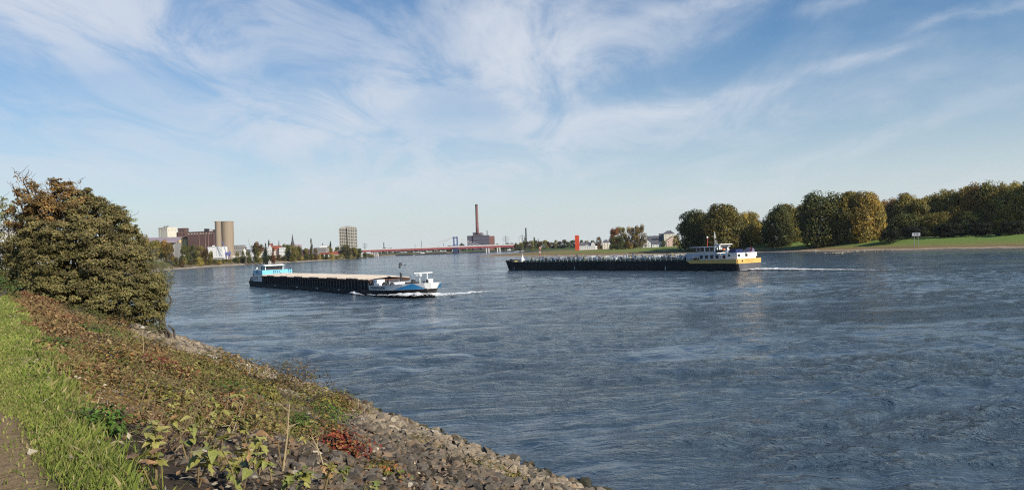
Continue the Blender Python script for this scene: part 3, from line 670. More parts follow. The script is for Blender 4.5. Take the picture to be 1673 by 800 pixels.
def build_tanker():
    a = PG(1205, 442.5); b_ = PG(837, 440.0)
    B = 5.7; org = a.copy()
    for _ in range(8): d = (b_ - org).normalized(); L = (b_ - org).length; port = Vector((-d.y, d.x, 0)); org = a - port * B
    o = empty('tanker_barge', org, math.atan2(d.y, d.x), 'long black tanker barge with yellow stern and pipes on deck', 'barge')
    xs = [0, .6, 4, 10, 17.2, 19.4, 60, L - 14, L - 8, L - 4, L - 1.5, L]
    hb = [4.6, 5.2, 5.6, 5.7, 5.7, 5.7, 5.7, 5.7, 5.2, 3.9, 2.2, .8]
    ht = [5.2, 5.5, 5.7, 5.7, 5.7, 5.7, 5.7, 5.7, 5.6, 5.0, 3.9, 2.6]
    z1 = [2.05, 2.05, 2.05, 2.05, 2.0, 3.1, 3.05, 3.1, 3.25, 3.5, 3.75, 3.85]
    st = [(x + (0 if i < 9 else (i - 8) * .3), p, q) for i, (x, p, q) in enumerate(zip(xs, hb, ht))]
    hull = hull_band(st, lambda i: (-.6, z1[i]), 'hull', BLACK, o, True)
    for x in (L - 9, L - 45, 27): MB().box(x - .12, x + .12, 5.68, 5.76, .25, 1.2).build('draught_mark', WHITE, hull)
    MB().quad((-.06, -4.6, -.2), (-.06, 4.6, -.2), (-.06, 5.2, 2.0), (-.06, -5.2, 2.0)).build('transom', GREYH, hull)
    # raised aft ship with the yellow belt
    before = set(o.children)
    yst = [(0, 5.25, 5.3), (.6, 5.55, 5.6), (4, 5.72, 5.75), (10, 5.73, 5.76), (24.6, 5.73, 5.76), (26.5, 5.73, 5.76)]
    yz = [(2.05, 3.4), (2.05, 3.38), (2.12, 3.3), (2.14, 3.25), (2.14, 3.18), (3.03, 3.14)]
    belt = hull_band(yst, lambda i: yz[i], 'yellow_belt', YELLOW, o, True)
    lm = MB()
    for k in range(11): lm.box(-.05, .02, 1.9 - k * .42, 2.14 - k * .42, 2.98, 3.16)
    for k in range(12): lm.box(-.05, .02, 1.2 - k * .26, 1.36 - k * .26, 2.58, 2.68)
    lm.build('faded_lettering', paint('faded_letter', (.42, .24, .05), .6), belt)
    MB().lathe([(.28, 0), (.28, .08)], 0, 0, 10).build('hawse_hole', DARK, belt, loc=(-.02, 3.4, 2.75)).rotation_euler = (0, -math.pi / 2, 0)
    # accommodation
    dk = 3.2
    h1 = MB(); h1.prism([(9.3, dk), (27.5, dk), (27.5, dk + 1.95), (25, dk + 2.1), (18, dk + 1.85), (9.3, dk + 1.7)], -4.9, 4.9); acc = h1.build('accommodation', LGREY, o)  # pale grey all round: the shade on the port side is put into the colour
    for x in (10.2, 12.9, 15.7, 18.4):
        w = MB().box(x, x + 1.5, 4.86, 4.93, dk + .4, dk + 1.35).build('window', GLASS, acc); MB().box(x - .08, x + 1.58, 4.84, 4.90, dk + .32, dk + 1.43).build('window_frame', WHITE, w)
    for x in (20.8, 22.2): MB().lathe([(.36, 0), (.42, .5), (.2, .85)], x, 5.25, 8).build('bollard', DARK, o, loc=(0, 0, dk))
    MB().box(22.8, 24.6, 5.0, 5.5, dk, dk + .8).build('deck_locker', GREYP, o)
    af = MB().box(1.2, 9.2, -4.6, 4.6, dk + .1, dk + 1.9).build('aft_house', WHITE, o)
    for y in (3.2, -.2): MB().box(1.14, 1.22, y, y + 1.1, dk + .8, dk + 1.5).build('window', GLASS, af)
    MB().box(7.0, 8.4, 4.55, 4.63, dk + .3, dk + 1.3).build('door', RUST, af); MB().box(4.6, 5.6, 4.55, 4.63, dk + .9, dk + 1.5).build('window', GLASS, af)
    MB().box(2.6, 5.8, .5, 3.8, dk + 1.9, dk + 2.9).build('blue_hatch', NAVY, af); MB().box(6.2, 7.4, 3.2, 4.2, dk + 1.9, dk + 3.0).build('vent_trunk', WHITE, af)
    car = MB(); car.prism([(1.3, dk + 1.95), (4.9, dk + 1.95), (4.9, dk + 2.5), (4.0, dk + 2.75), (3.4, dk + 3.2), (2.0, dk + 3.2), (1.3, dk + 2.6)], -3.6, -2.0); car.build('deck_car', paint('purple_grey', (.2, .18, .28), .3, .1), o)
    # wheelhouse on its trunk
    tr = MB().box(14.2, 24.2, -2.6, 2.6, dk + 1.7, dk + 2.5).build('wheelhouse_trunk', WHITE, o)
    wz = dk + 2.5; wh_ = 1.15
    wl = MB(); wl.prism([(14.0, wz), (25.4, wz), (26.3, wz + wh_), (14.0, wz + wh_)], -3.2, 3.2); wl = wl.build('wheelhouse', paint('wheelhouse_inside', (.018, .018, .02), .15, .1), o)
    for x0_, x1_ in ((13.9, 14.3), (16.4, 16.6), (18.9, 19.4), (21.6, 21.75), (23.6, 23.75)): MB().box(x0_, x1_, 3.16, 3.26, wz, wz + wh_).build('mullion', WHITE, wl)
    for y in (-1.6, 0, 1.6): MB().prism([(25.45, wz), (25.5, wz), (26.7, wz + wh_), (26.65, wz + wh_)], y - .06, y + .06).build('mullion', WHITE, wl)
    for y in (-2.9, 0, 2.9): MB().box(13.92, 14.02, y - .3, y + .3, wz, wz + wh_).build('mullion', WHITE, wl)
    MB().box(13.4, 27.2, -3.6, 3.6, wz + wh_, wz + wh_ + .2).build('wheelhouse_roof', LGREY, wl)
    fr = MB().box(11.9, 12.3, 2.3, 2.9, dk + 2.0, wz + 1.9).box(13.5, 13.9, 2.2, 2.7, wz - .6, wz + 1.9).box(11.5, 14.6, -2.8, 2.9, wz + 1.8, wz + 2.05).box(12.2, 13.6, 2.3, 2.8, wz - .4, wz).build('radar_arch', WHITE, o)
    MB().tube([(20.2, 1, wz + wh_ + .15), (20.2, 1, wz + 3.9)], [.12, .1], 6).build('red_mast', REDP, wl); MB().lathe([(.1, 0), (.3, .15), (.3, .45), (.1, .6)], 20.2, 1, 8).build('mast_lamp', WHITE, wl, loc=(0, 0, wz + 3.85))
    MB().tube([(17.4, 0, wz + wh_ + .15), (17.4, 0, wz + 3.6)], .08, 6).lathe([(.1, wz + 5.0), (.42, wz + 3.85), (.1, wz + 5.7)], 17.4, 0, 10).build('antenna_dome', GREYP, wl)
    for x in (15.2, 14.6): MB().tube([(x, 1.5, wz + wh_ + .15), (x, 1.5, wz + 3.2)], .05, 5).build('antenna', WHITE, wl)
    MB().box(9.6, 12.4, 1.8, 4.2, dk + 2.1, dk + 2.9).build('funnel_box', DARK, acc); lr = MB(); lr.lathe([(.35, -.12), (.5, 0), (.35, .12)], 0, 0, 12); lr.build('life_raft', ORANGE, acc, loc=(8.6, 3.8, dk + 2.9)).scale = (1.6, 1.2, 2.6)
    MB().tube([(0.3, 0, dk + .4), (-.8, 0, dk + 3.6)], .05, 5).quad((-.4, 0, dk + 2.4), (-.75, 0, dk + 3.5), (-2.0, .3, dk + 3.3), (-1.6, .4, dk + 2.1)).build('stern_flag', paint('flag_red', (.35, .06, .08), .7), o)
    MB().lathe([(.5, 0), (.6, .3), (.2, .5)], 0, 0, 10).build('stern_capstan', DARK, o, loc=(1.0, -4.6, dk + .3))
    for ch in o.children:                                     # the aft ship is short: 0.7 of the drawn length
        if ch not in before: ch.scale.x *= .7; ch.location.x *= .7
    # tank deck: trunk, pipe runs, valve frames, domes
    td = 3.07
    trk = MB().box(20.5, L - 13, -4.2, 4.2, td, td + .55).build('tank_trunk', GREENP, o)
    for y, r, m in ((3.0, .14, TANK), (2.4, .10, GREYP), (1.2, .2, TANK), (-.6, .16, GREYP), (-2.2, .2, TANK)):
        MB().tube([(21.5, y, td + .95), (L - 15, y, td + .95)], r, 8).build('pipe', m, o)
    r = random.Random(3); cols = [TANK, GREYP, GREYP, DARK, DARK, TANK, paint('pale_yellow', (.6, .52, .2), .5), paint('pipe_blue', (.12, .2, .36), .5), LGREY, RUST, COAM]
    x = 21.8; k = 0
    while x < L - 16:
        t = r.random()
        if t < .32:      # pipe bridge: two posts and a beam
            h = r.uniform(1.2, 1.9); m = r.choice(cols)
            MB().box(x - .05, x + .05, 3.6, 3.72, td + .5, td + h).box(x - .05, x + .05, -.2, -.08, td + .5, td + h).box(x - .06, x + .06, -.3, 3.8, td + h, td + h + .1).build('pipe_frame', m, o)
        elif t < .56:    # dome hatch
            m = r.choice(cols); MB().lathe([(.4, td + .5), (.4, td + 1.05), (.48, td + 1.1), (.25, td + 1.35)], x, r.uniform(1.5, 3.2), 10).build('tank_dome', m, o)
        elif t < .78:    # locker or valve chest
            m = r.choice(cols); w = r.uniform(.5, 2.2); y = r.uniform(1.4, 3.6); MB().box(x - w / 2, x + w / 2, y - .4, y + .4, td + .5, td + r.uniform(.9, 1.5)).build('valve_chest', m, o)
        else:            # swan-neck vent
            m = r.choice(cols); y = r.uniform(2, 3.6); h = r.uniform(1.4, 2.3)
            MB().tube([(x, y, td + .5), (x, y, td + h), (x + .3, y, td + h + .25), (x + .7, y, td + h), (x + .7, y, td + h - .5)], .11, 6).build('vent_pipe', m, o)
        x += r.uniform(.3, .85); k += 1
    for x in (36, 50, 58, 74, 86): MB().box(x, x + r.uniform(4, 7), .2, 1.6, td + 1.55, td + 1.7).build('catwalk', TANK, o)
    rail(o, [(20, 5.55, td), (L - 12, 5.55, td + .1)], 1.0, TANK, .03)
    ld = MB(); ld.tube([(19.4, 3.8, dk + 2.2), (21.4, 3.8, td)], .06, 5).tube([(19.4, 4.7, dk + 2.2), (21.4, 4.7, td)], .06, 5); ld.build('stair', WHITE, o)
    # bow
    MB().lathe([(1.0, 0), (.75, 1.2), (.35, 1.7), (.3, 2.5), (.5, 2.7)], 0, 0, 10).build('bow_mast_base', WHITE, o, loc=(L - 9, 1.5, 3.2))
    MB().tube([(L - 9, 1.5, 5.2), (L - 9, 1.5, 8.4)], [.1, .06], 6).box(L - 9.2, L - 8.8, .6, 2.4, 7.2, 7.35).build('bow_mast', GREYP, o)
    MB().box(L - 5.5, L - 3, -2, 2, 3.2, 4.0).lathe([(.5, 3.2), (.5, 4.3)], L - 3, 2.6, 8).build('windlass', DARK, o); MB().box(L - 8.2, L - 6.4, 3.4, 4.8, 3.0, 3.6).build('anchor_winch', paint('pale_yellow', (.6, .52, .2), .5), o)
    return o, d, L, B, org
BARGE2 = build_tanker()

# ------------------------------------------------------------------ foam of the two barges
def foammat():
    m, g, b, out = newmat('river_foam')
    tc = g.n('ShaderNodeTexCoord'); at = g.n('ShaderNodeAttribute', attribute_name='col')
    k = g.xyz(at.outputs['Color'])[0]
    n1 = g.noise(tc.outputs['Object'], 1.3, 6, .72, 1.0); n2 = g.noise(tc.outputs['Object'], 4.0, 4, .7)
    f = g.m('ADD', g.m('MULTIPLY', n1, .65), g.m('MULTIPLY', n2, .35))
    a = g.step(g.m('ADD', f, g.m('MULTIPLY', k, .55)), .70, .86)
    b.inputs['Base Color'].default_value = (.78, .79, .78, 1); b.inputs['Roughness'].default_value = .8
    g.link(a, b.inputs['Alpha'])
    bp = g.n('ShaderNodeBump'); bp.inputs['Strength'].default_value = .8; bp.inputs['Distance'].default_value = .25; g.link(f, bp.inputs['Height']); g.link(bp.outputs[0], b.inputs['Normal'])
    return m
FOAM = foammat()
def foam(name, pts, label, n=60, m=9, lump=.35, kmul=1.0):
    """pts: (x, y, half width, height, cover) along a line"""
    pts = np.array(pts); s = np.linspace(0, len(pts) - 1, n); A = np.stack([np.interp(s, range(len(pts)), pts[:, i]) for i in range(5)], 1)
    vs, fs, cs = [], [], []
    for i in range(n):
        t = A[min(i + 1, n - 1), :2] - A[max(i - 1, 0), :2]; t /= np.linalg.norm(t); q = np.array([-t[1], t[0]])
        for j in range(m):
            e = j / (m - 1) * 2 - 1; p = A[i, :2] + q * e * A[i, 2]
            h = A[i, 3] * (1 - e * e) * (1 + lump * mnoise.noise((p[0] * .8, p[1] * .8, 3)) * 1.6)
            vs.append((p[0], p[1], .02 + max(0, h))); k = A[i, 4] * (1 - abs(e) ** 1.6) * kmul; cs.append((k, k, k))
    for i in range(n - 1):
        for j in range(m - 1): fs.append((i * m + j, (i + 1) * m + j, (i + 1) * m + j + 1, i * m + j + 1))
    o = add(name, mesh_np(name, vs, fs, FOAM, col=np.array(cs), smooth=True)); props(o, label, 'foam', kind='stuff'); return o
def rel(bt, x, y):
    _, d, L, B, org = bt; p = org + d * x + Vector((-d.y, d.x, 0)) * y; return p.x, p.y
L1, L2 = BARGE1[2], BARGE2[2]
foam('bow_wave', [(*rel(BARGE1, L1 - 22, -5.6), .7, .1, .35), (*rel(BARGE1, L1 - 15, -5.8), .9, .3, .6), (*rel(BARGE1, L1 - 9, -5.7), 1.5, .45, .62), (*rel(BARGE1, L1 - 4, -4.8), 2.4, .7, .85), (*rel(BARGE1, L1 + 1.0, -2.6), 2.8, .85, .95), (*rel(BARGE1, L1 + 3, 1.5), 2.6, .6, .85), (*rel(BARGE1, L1 + 2.5, 7), 1.8, .3, .55)],
     'white bow wave curling round the blue and white barge bow', 70, 11)
foam('bow_wave_ridge', [(*rel(BARGE1, L1 + 1, 3), 1.0, .3, .8), (*rel(BARGE1, L1 + 1, 9), .9, .4, .8), (*rel(BARGE1, L1 - 1, 15), .5, .2, .4)], 'thin white crest running outward from the barge bow', 40, 7)
foam('side_splash', [(*rel(BARGE1, L1 - 27, -5.6), .6, .2, .4), (*rel(BARGE1, L1 - 23.5, -5.8), .9, .75, 1.2), (*rel(BARGE1, L1 - 20.5, -6.0), .6, .3, .7), (*rel(BARGE1, L1 - 17, -6.3), .5, .12, .5)], 'small white splash at the dark barge side behind the bow', 30, 7)
foam('stern_wash', [(*rel(BARGE2, .5, 4), 1.2, .2, .7), (*rel(BARGE2, -2, 0), 3.2, .5, .9), (*rel(BARGE2, -10, 0), 3.0, .55, .95), (*rel(BARGE2, -24, .5), 2.6, .3, .75), (*rel(BARGE2, -45, 1.5), 2.6, .2, .36), (*rel(BARGE2, -75, 2.5), 2.8, .12, .22), (*rel(BARGE2, -105, 3.5), 3.0, .1, .16)], 'white stern wash trailing behind the yellow tanker stern', 110, 11)

# ------------------------------------------------------------------ the town bank, its harbour and houses
def wallwin(parent, w, y, z0, z1, nx, nz, ww, wh, mat=None, side='front', depth=0, x0=None, x1=None):
    """a grid of windows on the front (-y) or right (+x) wall; each is its own child"""
    me = MB().box(-ww / 2, ww / 2, -.06, .1, -wh / 2, wh / 2).mesh('window', mat or GLASS)
    a = -w / 2 if x0 is None else x0; b = w / 2 if x1 is None else x1
    for i in range(nx):
        for j in range(nz):
            p = a + (b - a) * (i + .5) / nx; z = z0 + (z1 - z0) * (j + .5) / nz
            if side == 'front': add('window', me, parent, loc=(p, y, z))
            else: add('window', me, parent, loc=(y, p, z), rz=math.pi / 2)
def span(px0, px1, ytop, d):
    xc = (px0 + px1) / 2; t = P(xc, ytop, d); b = P(xc, .5 * (ytop + 410), d); gz = ground(b.x, d)
    return b.x, gz, (px1 - px0) * d / F, max(2.5, t.z - gz)
def house(px0, px1, ytop, d, wall, roof, label, rh=.38, kind='gable', nx=3, nz=2, rz=0.0, depth=None, name='house', chimney=True, cat='house', group=None, win=(1.0, 1.3)):
    x, gz, w, h = span(px0, px1, ytop, d); dp = depth or w * .8
    hw = h * (1 - rh) if kind != 'flat' else h; hr = h - hw
    o = empty(name, (x, d + dp / 2, gz), rz, label, cat, group)
    MB().box(-w / 2, w / 2, -dp / 2, dp / 2, -1.5, hw).build('wall', wall, o)
    if kind == 'gable':      # ridge along x
        r = MB().prism([(-dp / 2 - .4, hw - .1), (dp / 2 + .4, hw - .1), (0, h)], -w / 2 - .3, w / 2 + .3, 'x').build('roof', roof, o)
    elif kind == 'front':    # gable end towards the river
        MB().prism([(-w / 2, hw), (w / 2, hw), (0, h - .25)], -dp / 2 - .02, dp / 2).build('gable', wall, o)
        r = MB().prism([(-w / 2 - .4, hw - .35), (0, h), (w / 2 + .4, hw - .35), (w / 2 + .4, hw), (0, h + .35), (-w / 2 - .4, hw)], -dp / 2 - .3, dp / 2 + .3).build('roof', roof, o)
    elif kind == 'hip':
        mb = MB(); e = .4; a = (-w / 2 - e, -dp / 2 - e, hw); b = (w / 2 + e, -dp / 2 - e, hw); c = (w / 2 + e, dp / 2 + e, hw); f = (-w / 2 - e, dp / 2 + e, hw); p = (-w * .18, 0, h); q = (w * .18, 0, h)
        mb.quad(a, b, q, p).quad(b, c, q).quad(c, f, p, q).quad(f, a, p).quad(f, c, b, a); r = mb.build('roof', roof, o)
    else: r = MB().box(-w / 2 - .2, w / 2 + .2, -dp / 2 - .2, dp / 2 + .2, hw, hw + .5).build('roof', roof, o)
    if chimney and kind != 'flat': MB().box(w * .15, w * .15 + .9, -.4, .5, hw + hr * .4, h + .9).build('chimney', BRICKR, r)
    if nx: wallwin(o, w, -dp / 2, .6, hw - .2, nx, nz, *win); wallwin(o, dp, w / 2, .6, hw - .2, max(1, nx - 1), nz, *win, side='right')
    return o
BRICKR = brick('red_brick', (.16, .075, .055), (.12, .06, .045), (.2, .17, .15), 3.0)
BRICKD = brick('dark_brick', (.125, .06, .052), (.095, .048, .042), (.13, .1, .09), 2.0)
BRICKP = brick('power_brick', (.075, .07, .095), (.06, .058, .085), (.09, .08, .1), .8)
ROOFG = paint('slate_roof', (.10, .10, .12), .8, .2, .4); ROOFR = paint('tile_roof', (.30, .085, .05), .8, .2, .4); ROOFB = paint('brown_roof', (.12, .075, .06), .8, .2)
PINK = paint('pink_plaster', (.62, .45, .38), .8, .1); CONC = paint('silo_concrete', (.32, .255, .185), .85, .14, .12, dirt=(.25, .195, .14), streak=True); CONCG = paint('grey_concrete', (.30, .29, .27), .85, .12, .2)
YSTONE = paint('yellow_concrete', (.55, .42, .2), .85, .12, .2, streak=True); MAUVE = paint('mauve_sheet', (.36, .29, .31), .7, .1, .2); BLUEC = paint('crane_blue', (.16, .17, .36), .5, .1); WOODP = paint('pile_brown', (.13, .075, .04), .85, .3, .5)

def build_town():
    # long hall with a mauve roof
    x, gz, w, h = span(212, 268, 387, 800); o = empty('harbour_hall', (x, 830, gz), .25, 'long low hall with pale mauve roof behind the big bush', 'hall')
    MB().box(-w / 2, w / 2, -20, 20, -1, h - 6).build('wall', CONCG, o); MB().prism([(-24, h - 6.5), (0, h - 4.5), (24, h), (24, h + .6), (-24, h - 5.6)], -w / 2 - 1, w / 2 + 1, 'x').build('roof', MAUVE, o)
    # white silo tower
    x, gz, w, h = span(261, 288, 371.5, 1130); o = empty('white_silo', (x, 1130, gz), -.42, 'tall pale windowless silo block left of the brick tower', 'silo')
    s = w * .72; MB().box(-s / 2, s / 2, -s / 2, s / 2, -1, h - 1.5).build('wall', CREAM, o); MB().box(-s / 2 - .3, s / 2 + .3, -s / 2 - .3, s / 2 + .3, h - 1.5, h).build('parapet', CREAM, o)
    wallwin(o, s, -s / 2, h - 6, h - 3, 3, 1, .9, 1.2); wallwin(o, s, s / 2, h - 6, h - 3, 3, 1, .9, 1.2, side='right')
    for k in range(4): MB().box(-s / 2 + 2 + k * 3, -s / 2 + 3.4 + k * 3, -2, 2, h, h + 2 + k % 2 * 1.2).build('roof_unit', GREYP, o)
    for k in range(4): MB().box(-s / 2 + (k + 1) * s / 5 - .15, -s / 2 + (k + 1) * s / 5 + .15, -s / 2 - .15, -s / 2, 0, h - 2).build('pilaster', CREAM, o)
    # brick tower on yellow silo cells
    x, gz, w, h = span(290, 306, 373.5, 1100); o = empty('silo_tower', (x, 1105, gz), -.1, 'narrow brick tower standing on yellow silo cells', 'tower')
    zc = h - 12
    MB().box(-w * .4, w * .36, -5, 5, zc, h).build('tower_head', BRICKR, o); MB().box(-w * .44, w * .4, -5.4, 5.4, h, h + .8).build('cornice', BRICKD, o)
    for k in range(3): MB().lathe([(w * .18, -1), (w * .18, zc - .5)], -w * .33 + k * w * .33, -2.2, 12).build('silo_cell', YSTONE, o, True)
    MB().box(-w * .5, w * .5, -6, 6, zc - 1.2, zc).build('cell_roof', BRICKR, o); MB().box(-w * .62, -w * .42, -4, 5, -1, h - 5).build('stair_tower', BRICKD, o)
    wallwin(o, w * .7, -5, zc + 1.5, h - .8, 2, 2, 1.4, 2.6); wallwin(o, 8, w * .36, zc + 1.5, h - .8, 2, 2, 1.4, 2.6, side='right')
    # brick warehouse
    x, gz, w, h = span(306.5, 351, 379, 1085); o = empty('brick_warehouse', (x, 1100, gz), -.12, 'broad dark red brick warehouse beside the round silos', 'warehouse')
    MB().box(-w / 2, w / 2, -13, 13, -1, h).build('wall', BRICKD, o); MB().box(-w / 2 - .3, w / 2 + .3, -13.3, 13.3, h, h + .9).build('parapet', BRICKD, o)
    wallwin(o, w, -13, h - 3.4, h - .4, 17, 1, .9, 1.5, mat=CREAM)
    for k, q in enumerate((-.06, .18, .30, -.49, .49)): MB().box(w * q - .3, w * q + .3, -13.5, -13, -1, h - 1).build('pilaster', paint('pilaster_grey', (.3, .2, .17), .8) if k < 3 else BRICKD, o)
    MB().box(w * .02, w * .12, -4, 4, h + .9, h + 5).build('roof_house', DARK, o); MB().box(w * .2, w * .42, -4, 4, h + .9, h + 3.2).build('roof_house', DARK, o); MB().box(w * .22, w * .36, -4.3, -4, h + 1.3, h + 2.8).build('roof_panel', WHITE, o)
    # round concrete silos
    for (a, b, d, nm) in ((351.8, 361.4, 960, 'slimmer round concrete silo beside the brick warehouse'), (361.6, 381.5, 975, 'wide round concrete silo behind the blue crane')):
        x, gz, w, h = span(a, b, 363, d); o = empty('concrete_silo', (x, d, gz), 0, nm, 'silo', 'round concrete silos')
        MB().lathe([(w / 2, -1), (w / 2, h)], 0, 0, 40).build('shaft', CONC, o, False); MB().lathe([(w / 2 + .25, h), (w / 2 + .25, h + 1.2), (w / 2 - .5, h + 1.2)], 0, 0, 40).build('rim', CONC, o)
        for k in range(9): MB().box(-.1, .1, w / 2 - .05, w / 2 + .12, -1, h).build('joint_rib', CONC, o, rz=math.pi * .5 + k * math.pi / 8 + math.pi * .5)
    # white shed and its low annexes
    x, gz, w, h = span(338, 362.5, 403, 950); o = empty('white_shed', (x, 962, gz), -.05, 'plain white flat-roofed shed at the foot of the silos', 'shed')
    MB().box(-w / 2, w / 2, -9, 9, -1, h).build('wall', WHITE, o); MB().box(-w / 2 - .2, w / 2 + .2, -9.2, 9.2, h, h + .4).build('roof', GREYP, o); MB().box(-w * .3, -w * .12, -4, 0, h + .4, h + 2).build('roof_unit', WHITE, o)
    for (a, b, yt, d, lb) in ((299, 312, 421, 850, 'short white roof of a low shed by the bank bushes'), (326, 362, 420, 915, 'long white low shed in front of the white hall'), (374, 392, 418.5, 975, 'low white shed roof right of the blue crane')):
        x, gz, w, h = span(a, b, yt, d); o = empty('low_shed', (x, d, gz), 0, lb, 'shed'); MB().box(-w / 2, w / 2, -3, 3, -1, h - 1).build('wall', CONCG, o); MB().prism([(-3.4, h - 1), (3.4, h - 1), (3.0, h), (-3.4, h + .5)], -w / 2 - .4, w / 2 + .4, 'x').build('roof', WHITE, o)
    # blue harbour crane
    x, gz, w, h = span(366, 378, 425, 945); top = P(362, 393, 945); b0 = P(372, 420, 945)
    o = empty('harbour_crane', (b0.x, 945, gz), 0, 'blue luffing harbour crane in front of the round silos', 'crane'); q = top.z - gz; dx = top.x - b0.x
    pm = MB(); 
    for sx in (-3, 3):
        for sy in (-3, 3): pm.tube([(sx, sy, -1), (sx * .5, sy * .5, 4.5)], .45, 6)
    pm.box(-2.4, 2.4, -2.4, 2.4, 4.4, 5.2); pm.build('portal', BLUEC, o)
    cab = MB().box(-2.2, 3.6, -2, 2, 5.2, 8.6).build('machine_house', BLUEC, o); MB().box(-2.6, -1.0, -1.6, 1.6, 5.8, 7.6).build('cabin', WHITE, o)
    jib = MB(); tp = Vector((dx, 0, q)); 
    for y in (-.9, .9): jib.tube([(-1.5, y, 7.5), tp], .2, 5)
    for k in range(1, 9):
        t = k / 9; a = Vector((-1.5, -.9, 7.5)).lerp(tp, t); b = Vector((-1.5, .9, 7.5)).lerp(tp, t + .04); jib.tube([a, b], .12, 4)
    jib.build('jib', BLUEC, o); MB().tube([(2.5, 0, 8.6), (1.5, 0, 14)], .3, 5).tube([(1.5, 0, 14), tp], .12, 4).tube([(3.4, 0, 8), (1.5, 0, 14)], .15, 4).build('a_frame', BLUEC, o); MB().tube([tp, (dx - 1.2, 0, 9)], .12, 4).build('hoist_rope', DARK, o)
    # lattice derrick further along
    t0, t1 = P(405.5, 389, 980), P(413, 415, 980); gz = ground(t1.x, 980); o = empty('lattice_derrick', (t1.x, 980, gz), 0, 'thin leaning grey lattice derrick among the white houses', 'crane')
    j = MB(); a0 = Vector((0, 0, -.5)); a1 = Vector((t0.x - t1.x, 0, t0.z - gz))
    for e in (-.7, .7): j.tube([a0 + Vector((e, 0, 0)), a1], .2, 4)
    for k in range(12): j.tube([a0.lerp(a1, k / 12) + Vector((.7 * (1 - k / 12), 0, 0)), a0.lerp(a1, (k + 1) / 12) + Vector((-.7 * (1 - k / 12), 0, 0))], .13, 4)
    j.build('boom', GREYP, o); MB().box(-2, 2, -2, 2, -1, 2.5).build('base', GREYP, o)
    # mooring piles and the white landing stage
    for px, yt, m, lb in ((402.5, 417, WOODP, 'brown mooring pile left of the white landing stage'), (417.5, 415, DARK, 'dark mooring pile right of the white landing stage'), (433, 415, DARK, 'slim dark mooring pile below the conifer'), (445, 414, WOODP, 'brown mooring pile below the pink house')):
        q = PG(px, 432.5 - (px - 402) * .1, 0); t = P(px, yt, q.y); o = empty('mooring_pile', (q.x, q.y, -1), 0, lb, 'pile', 'mooring piles off the town bank')
        MB().lathe([(.5, 0), (.5, t.z + .6), (.6, t.z + .6), (.6, t.z + 1)], 0, 0, 10).build('shaft', m, o); MB().box(-.1, .1, -.6, -.5, 1, t.z).build('ladder', GREYP, o)
    q = PG(410.5, 431, 0); o = empty('landing_stage', (q.x, q.y - 4, 0), 0, 'small white landing stage with a cabin between two piles', 'landing stage'); s = q.y / F
    MB().box(-5 * s, 5 * s, -3, 3, -.5, 4 * s).build('pontoon', CONCG, o); MB().box(-4.5 * s, 4 * s, -2, 2, 4 * s, 10 * s).build('cabin', WHITE, o); MB().box(-1.5 * s, 1.2 * s, -2.1, -2, 4.2 * s, 8 * s).build('door', DARK, o); MB().box(-5 * s, 5 * s, -2.6, 2.6, 11.5 * s, 14 * s).build('upper_cabin', WHITE, o); MB().box(-4.9 * s, 4.9 * s, -2.2, 2.2, 10 * s, 11.5 * s).build('open_deck', DARK, o)
    # houses, west to east
    H = [(276, 295, 403, 850, CREAM, ROOFG, 'cream house with wide grey hipped roof under autumn trees', .55, 'hip', 3, 1),
         (382, 397, 401, 1080, CONCG, ROOFG, 'grey flat-roofed block just right of the round silos', .3, 'flat', 5, 3),
         (396, 403, 404, 1030, WHITE, ROOFB, 'tiny white gabled house beside the lattice derrick', .4, 'front', 2, 2),
         (402, 412, 407, 1060, WHITE, ROOFG, 'white house with grey roof behind the lattice derrick', .35, 'gable', 3, 2),
         (415, 424, 403, 1080, WHITE, ROOFG, 'white gabled house under the round brown tree', .4, 'front', 2, 2),
         (422, 433, 405, 1100, CREAM, ROOFB, 'cream house between brown tree and conifer', .3, 'gable', 3, 2),
         (437, 447, 398, 1090, WHITE, ROOFR, 'white steep gable end of the big villa by the conifer', .45, 'front', 3, 3),
         (445, 458, 401, 1095, PINK, ROOFR, 'pink villa with red tiled roof and many windows', .3, 'gable', 5, 3),
         (456, 465, 404, 1090, WHITE, ROOFG, 'white narrow house attached right of the pink villa', .25, 'flat', 3, 3),
         (447, 458, 417, 1055, CREAM, CREAM, 'low cream garden building below the pink villa', .2, 'flat', 2, 1),
         (463, 471, 418, 1060, WHITE, WHITE, 'small white garden shed near the beach', .2, 'flat', 0, 0),
         (491, 506, 407, 1180, BRICKR, ROOFB, 'red brick house half hidden left of the poplar', .4, 'gable', 4, 2),
         (517, 534, 405, 1300, CONCG, ROOFG, 'grey stepped building with white top storey', .2, 'flat', 5, 2),
         (522, 533, 401, 1310, WHITE, GREYP, 'white upper storey over the grey stepped building', .15, 'flat', 4, 1),
         (542, 551, 404, 1330, WHITE, CREAM, 'small white gable house left of the tower block', .6, 'front', 1, 1),
         (522, 541, 412, 1260, WHITE, ROOFR, 'long pavilion with red roof and white wall, left half', .5, 'gable', 6, 1),
         (541, 558, 410.5, 1285, WHITE, ROOFR, 'long pavilion with red roof and white wall, right half', .5, 'gable', 5, 1),
         (583, 591, 408.5, 1400, WHITE, ROOFG, 'white house at the end of the bank before the bridge', .35, 'gable', 2, 1)]
    for (a, b, yt, d, wl, rf, lb, rh, kd, nx, nz) in H: house(a, b, yt, d, wl, rf, lb, rh, kd, nx, nz, rz=random.uniform(-.2, .1), chimney=kd in ('gable', 'front'))
    # church
    x, gz, w, h = span(475.5, 480.5, 381, 1250); o = empty('church', (x, 1250, gz), 0, 'church with slim dark pointed spire and grey nave', 'church')
    MB().box(-w / 2, w / 2, -w / 2, w / 2, -1, h * .5).build('tower', ROOFB, o); MB().lathe([(w * .72, h * .5), (w * .36, h * .66), (.05, h)], 0, 0, 8).build('spire', paint('spire_slate', (.06, .05, .06), .7), o)
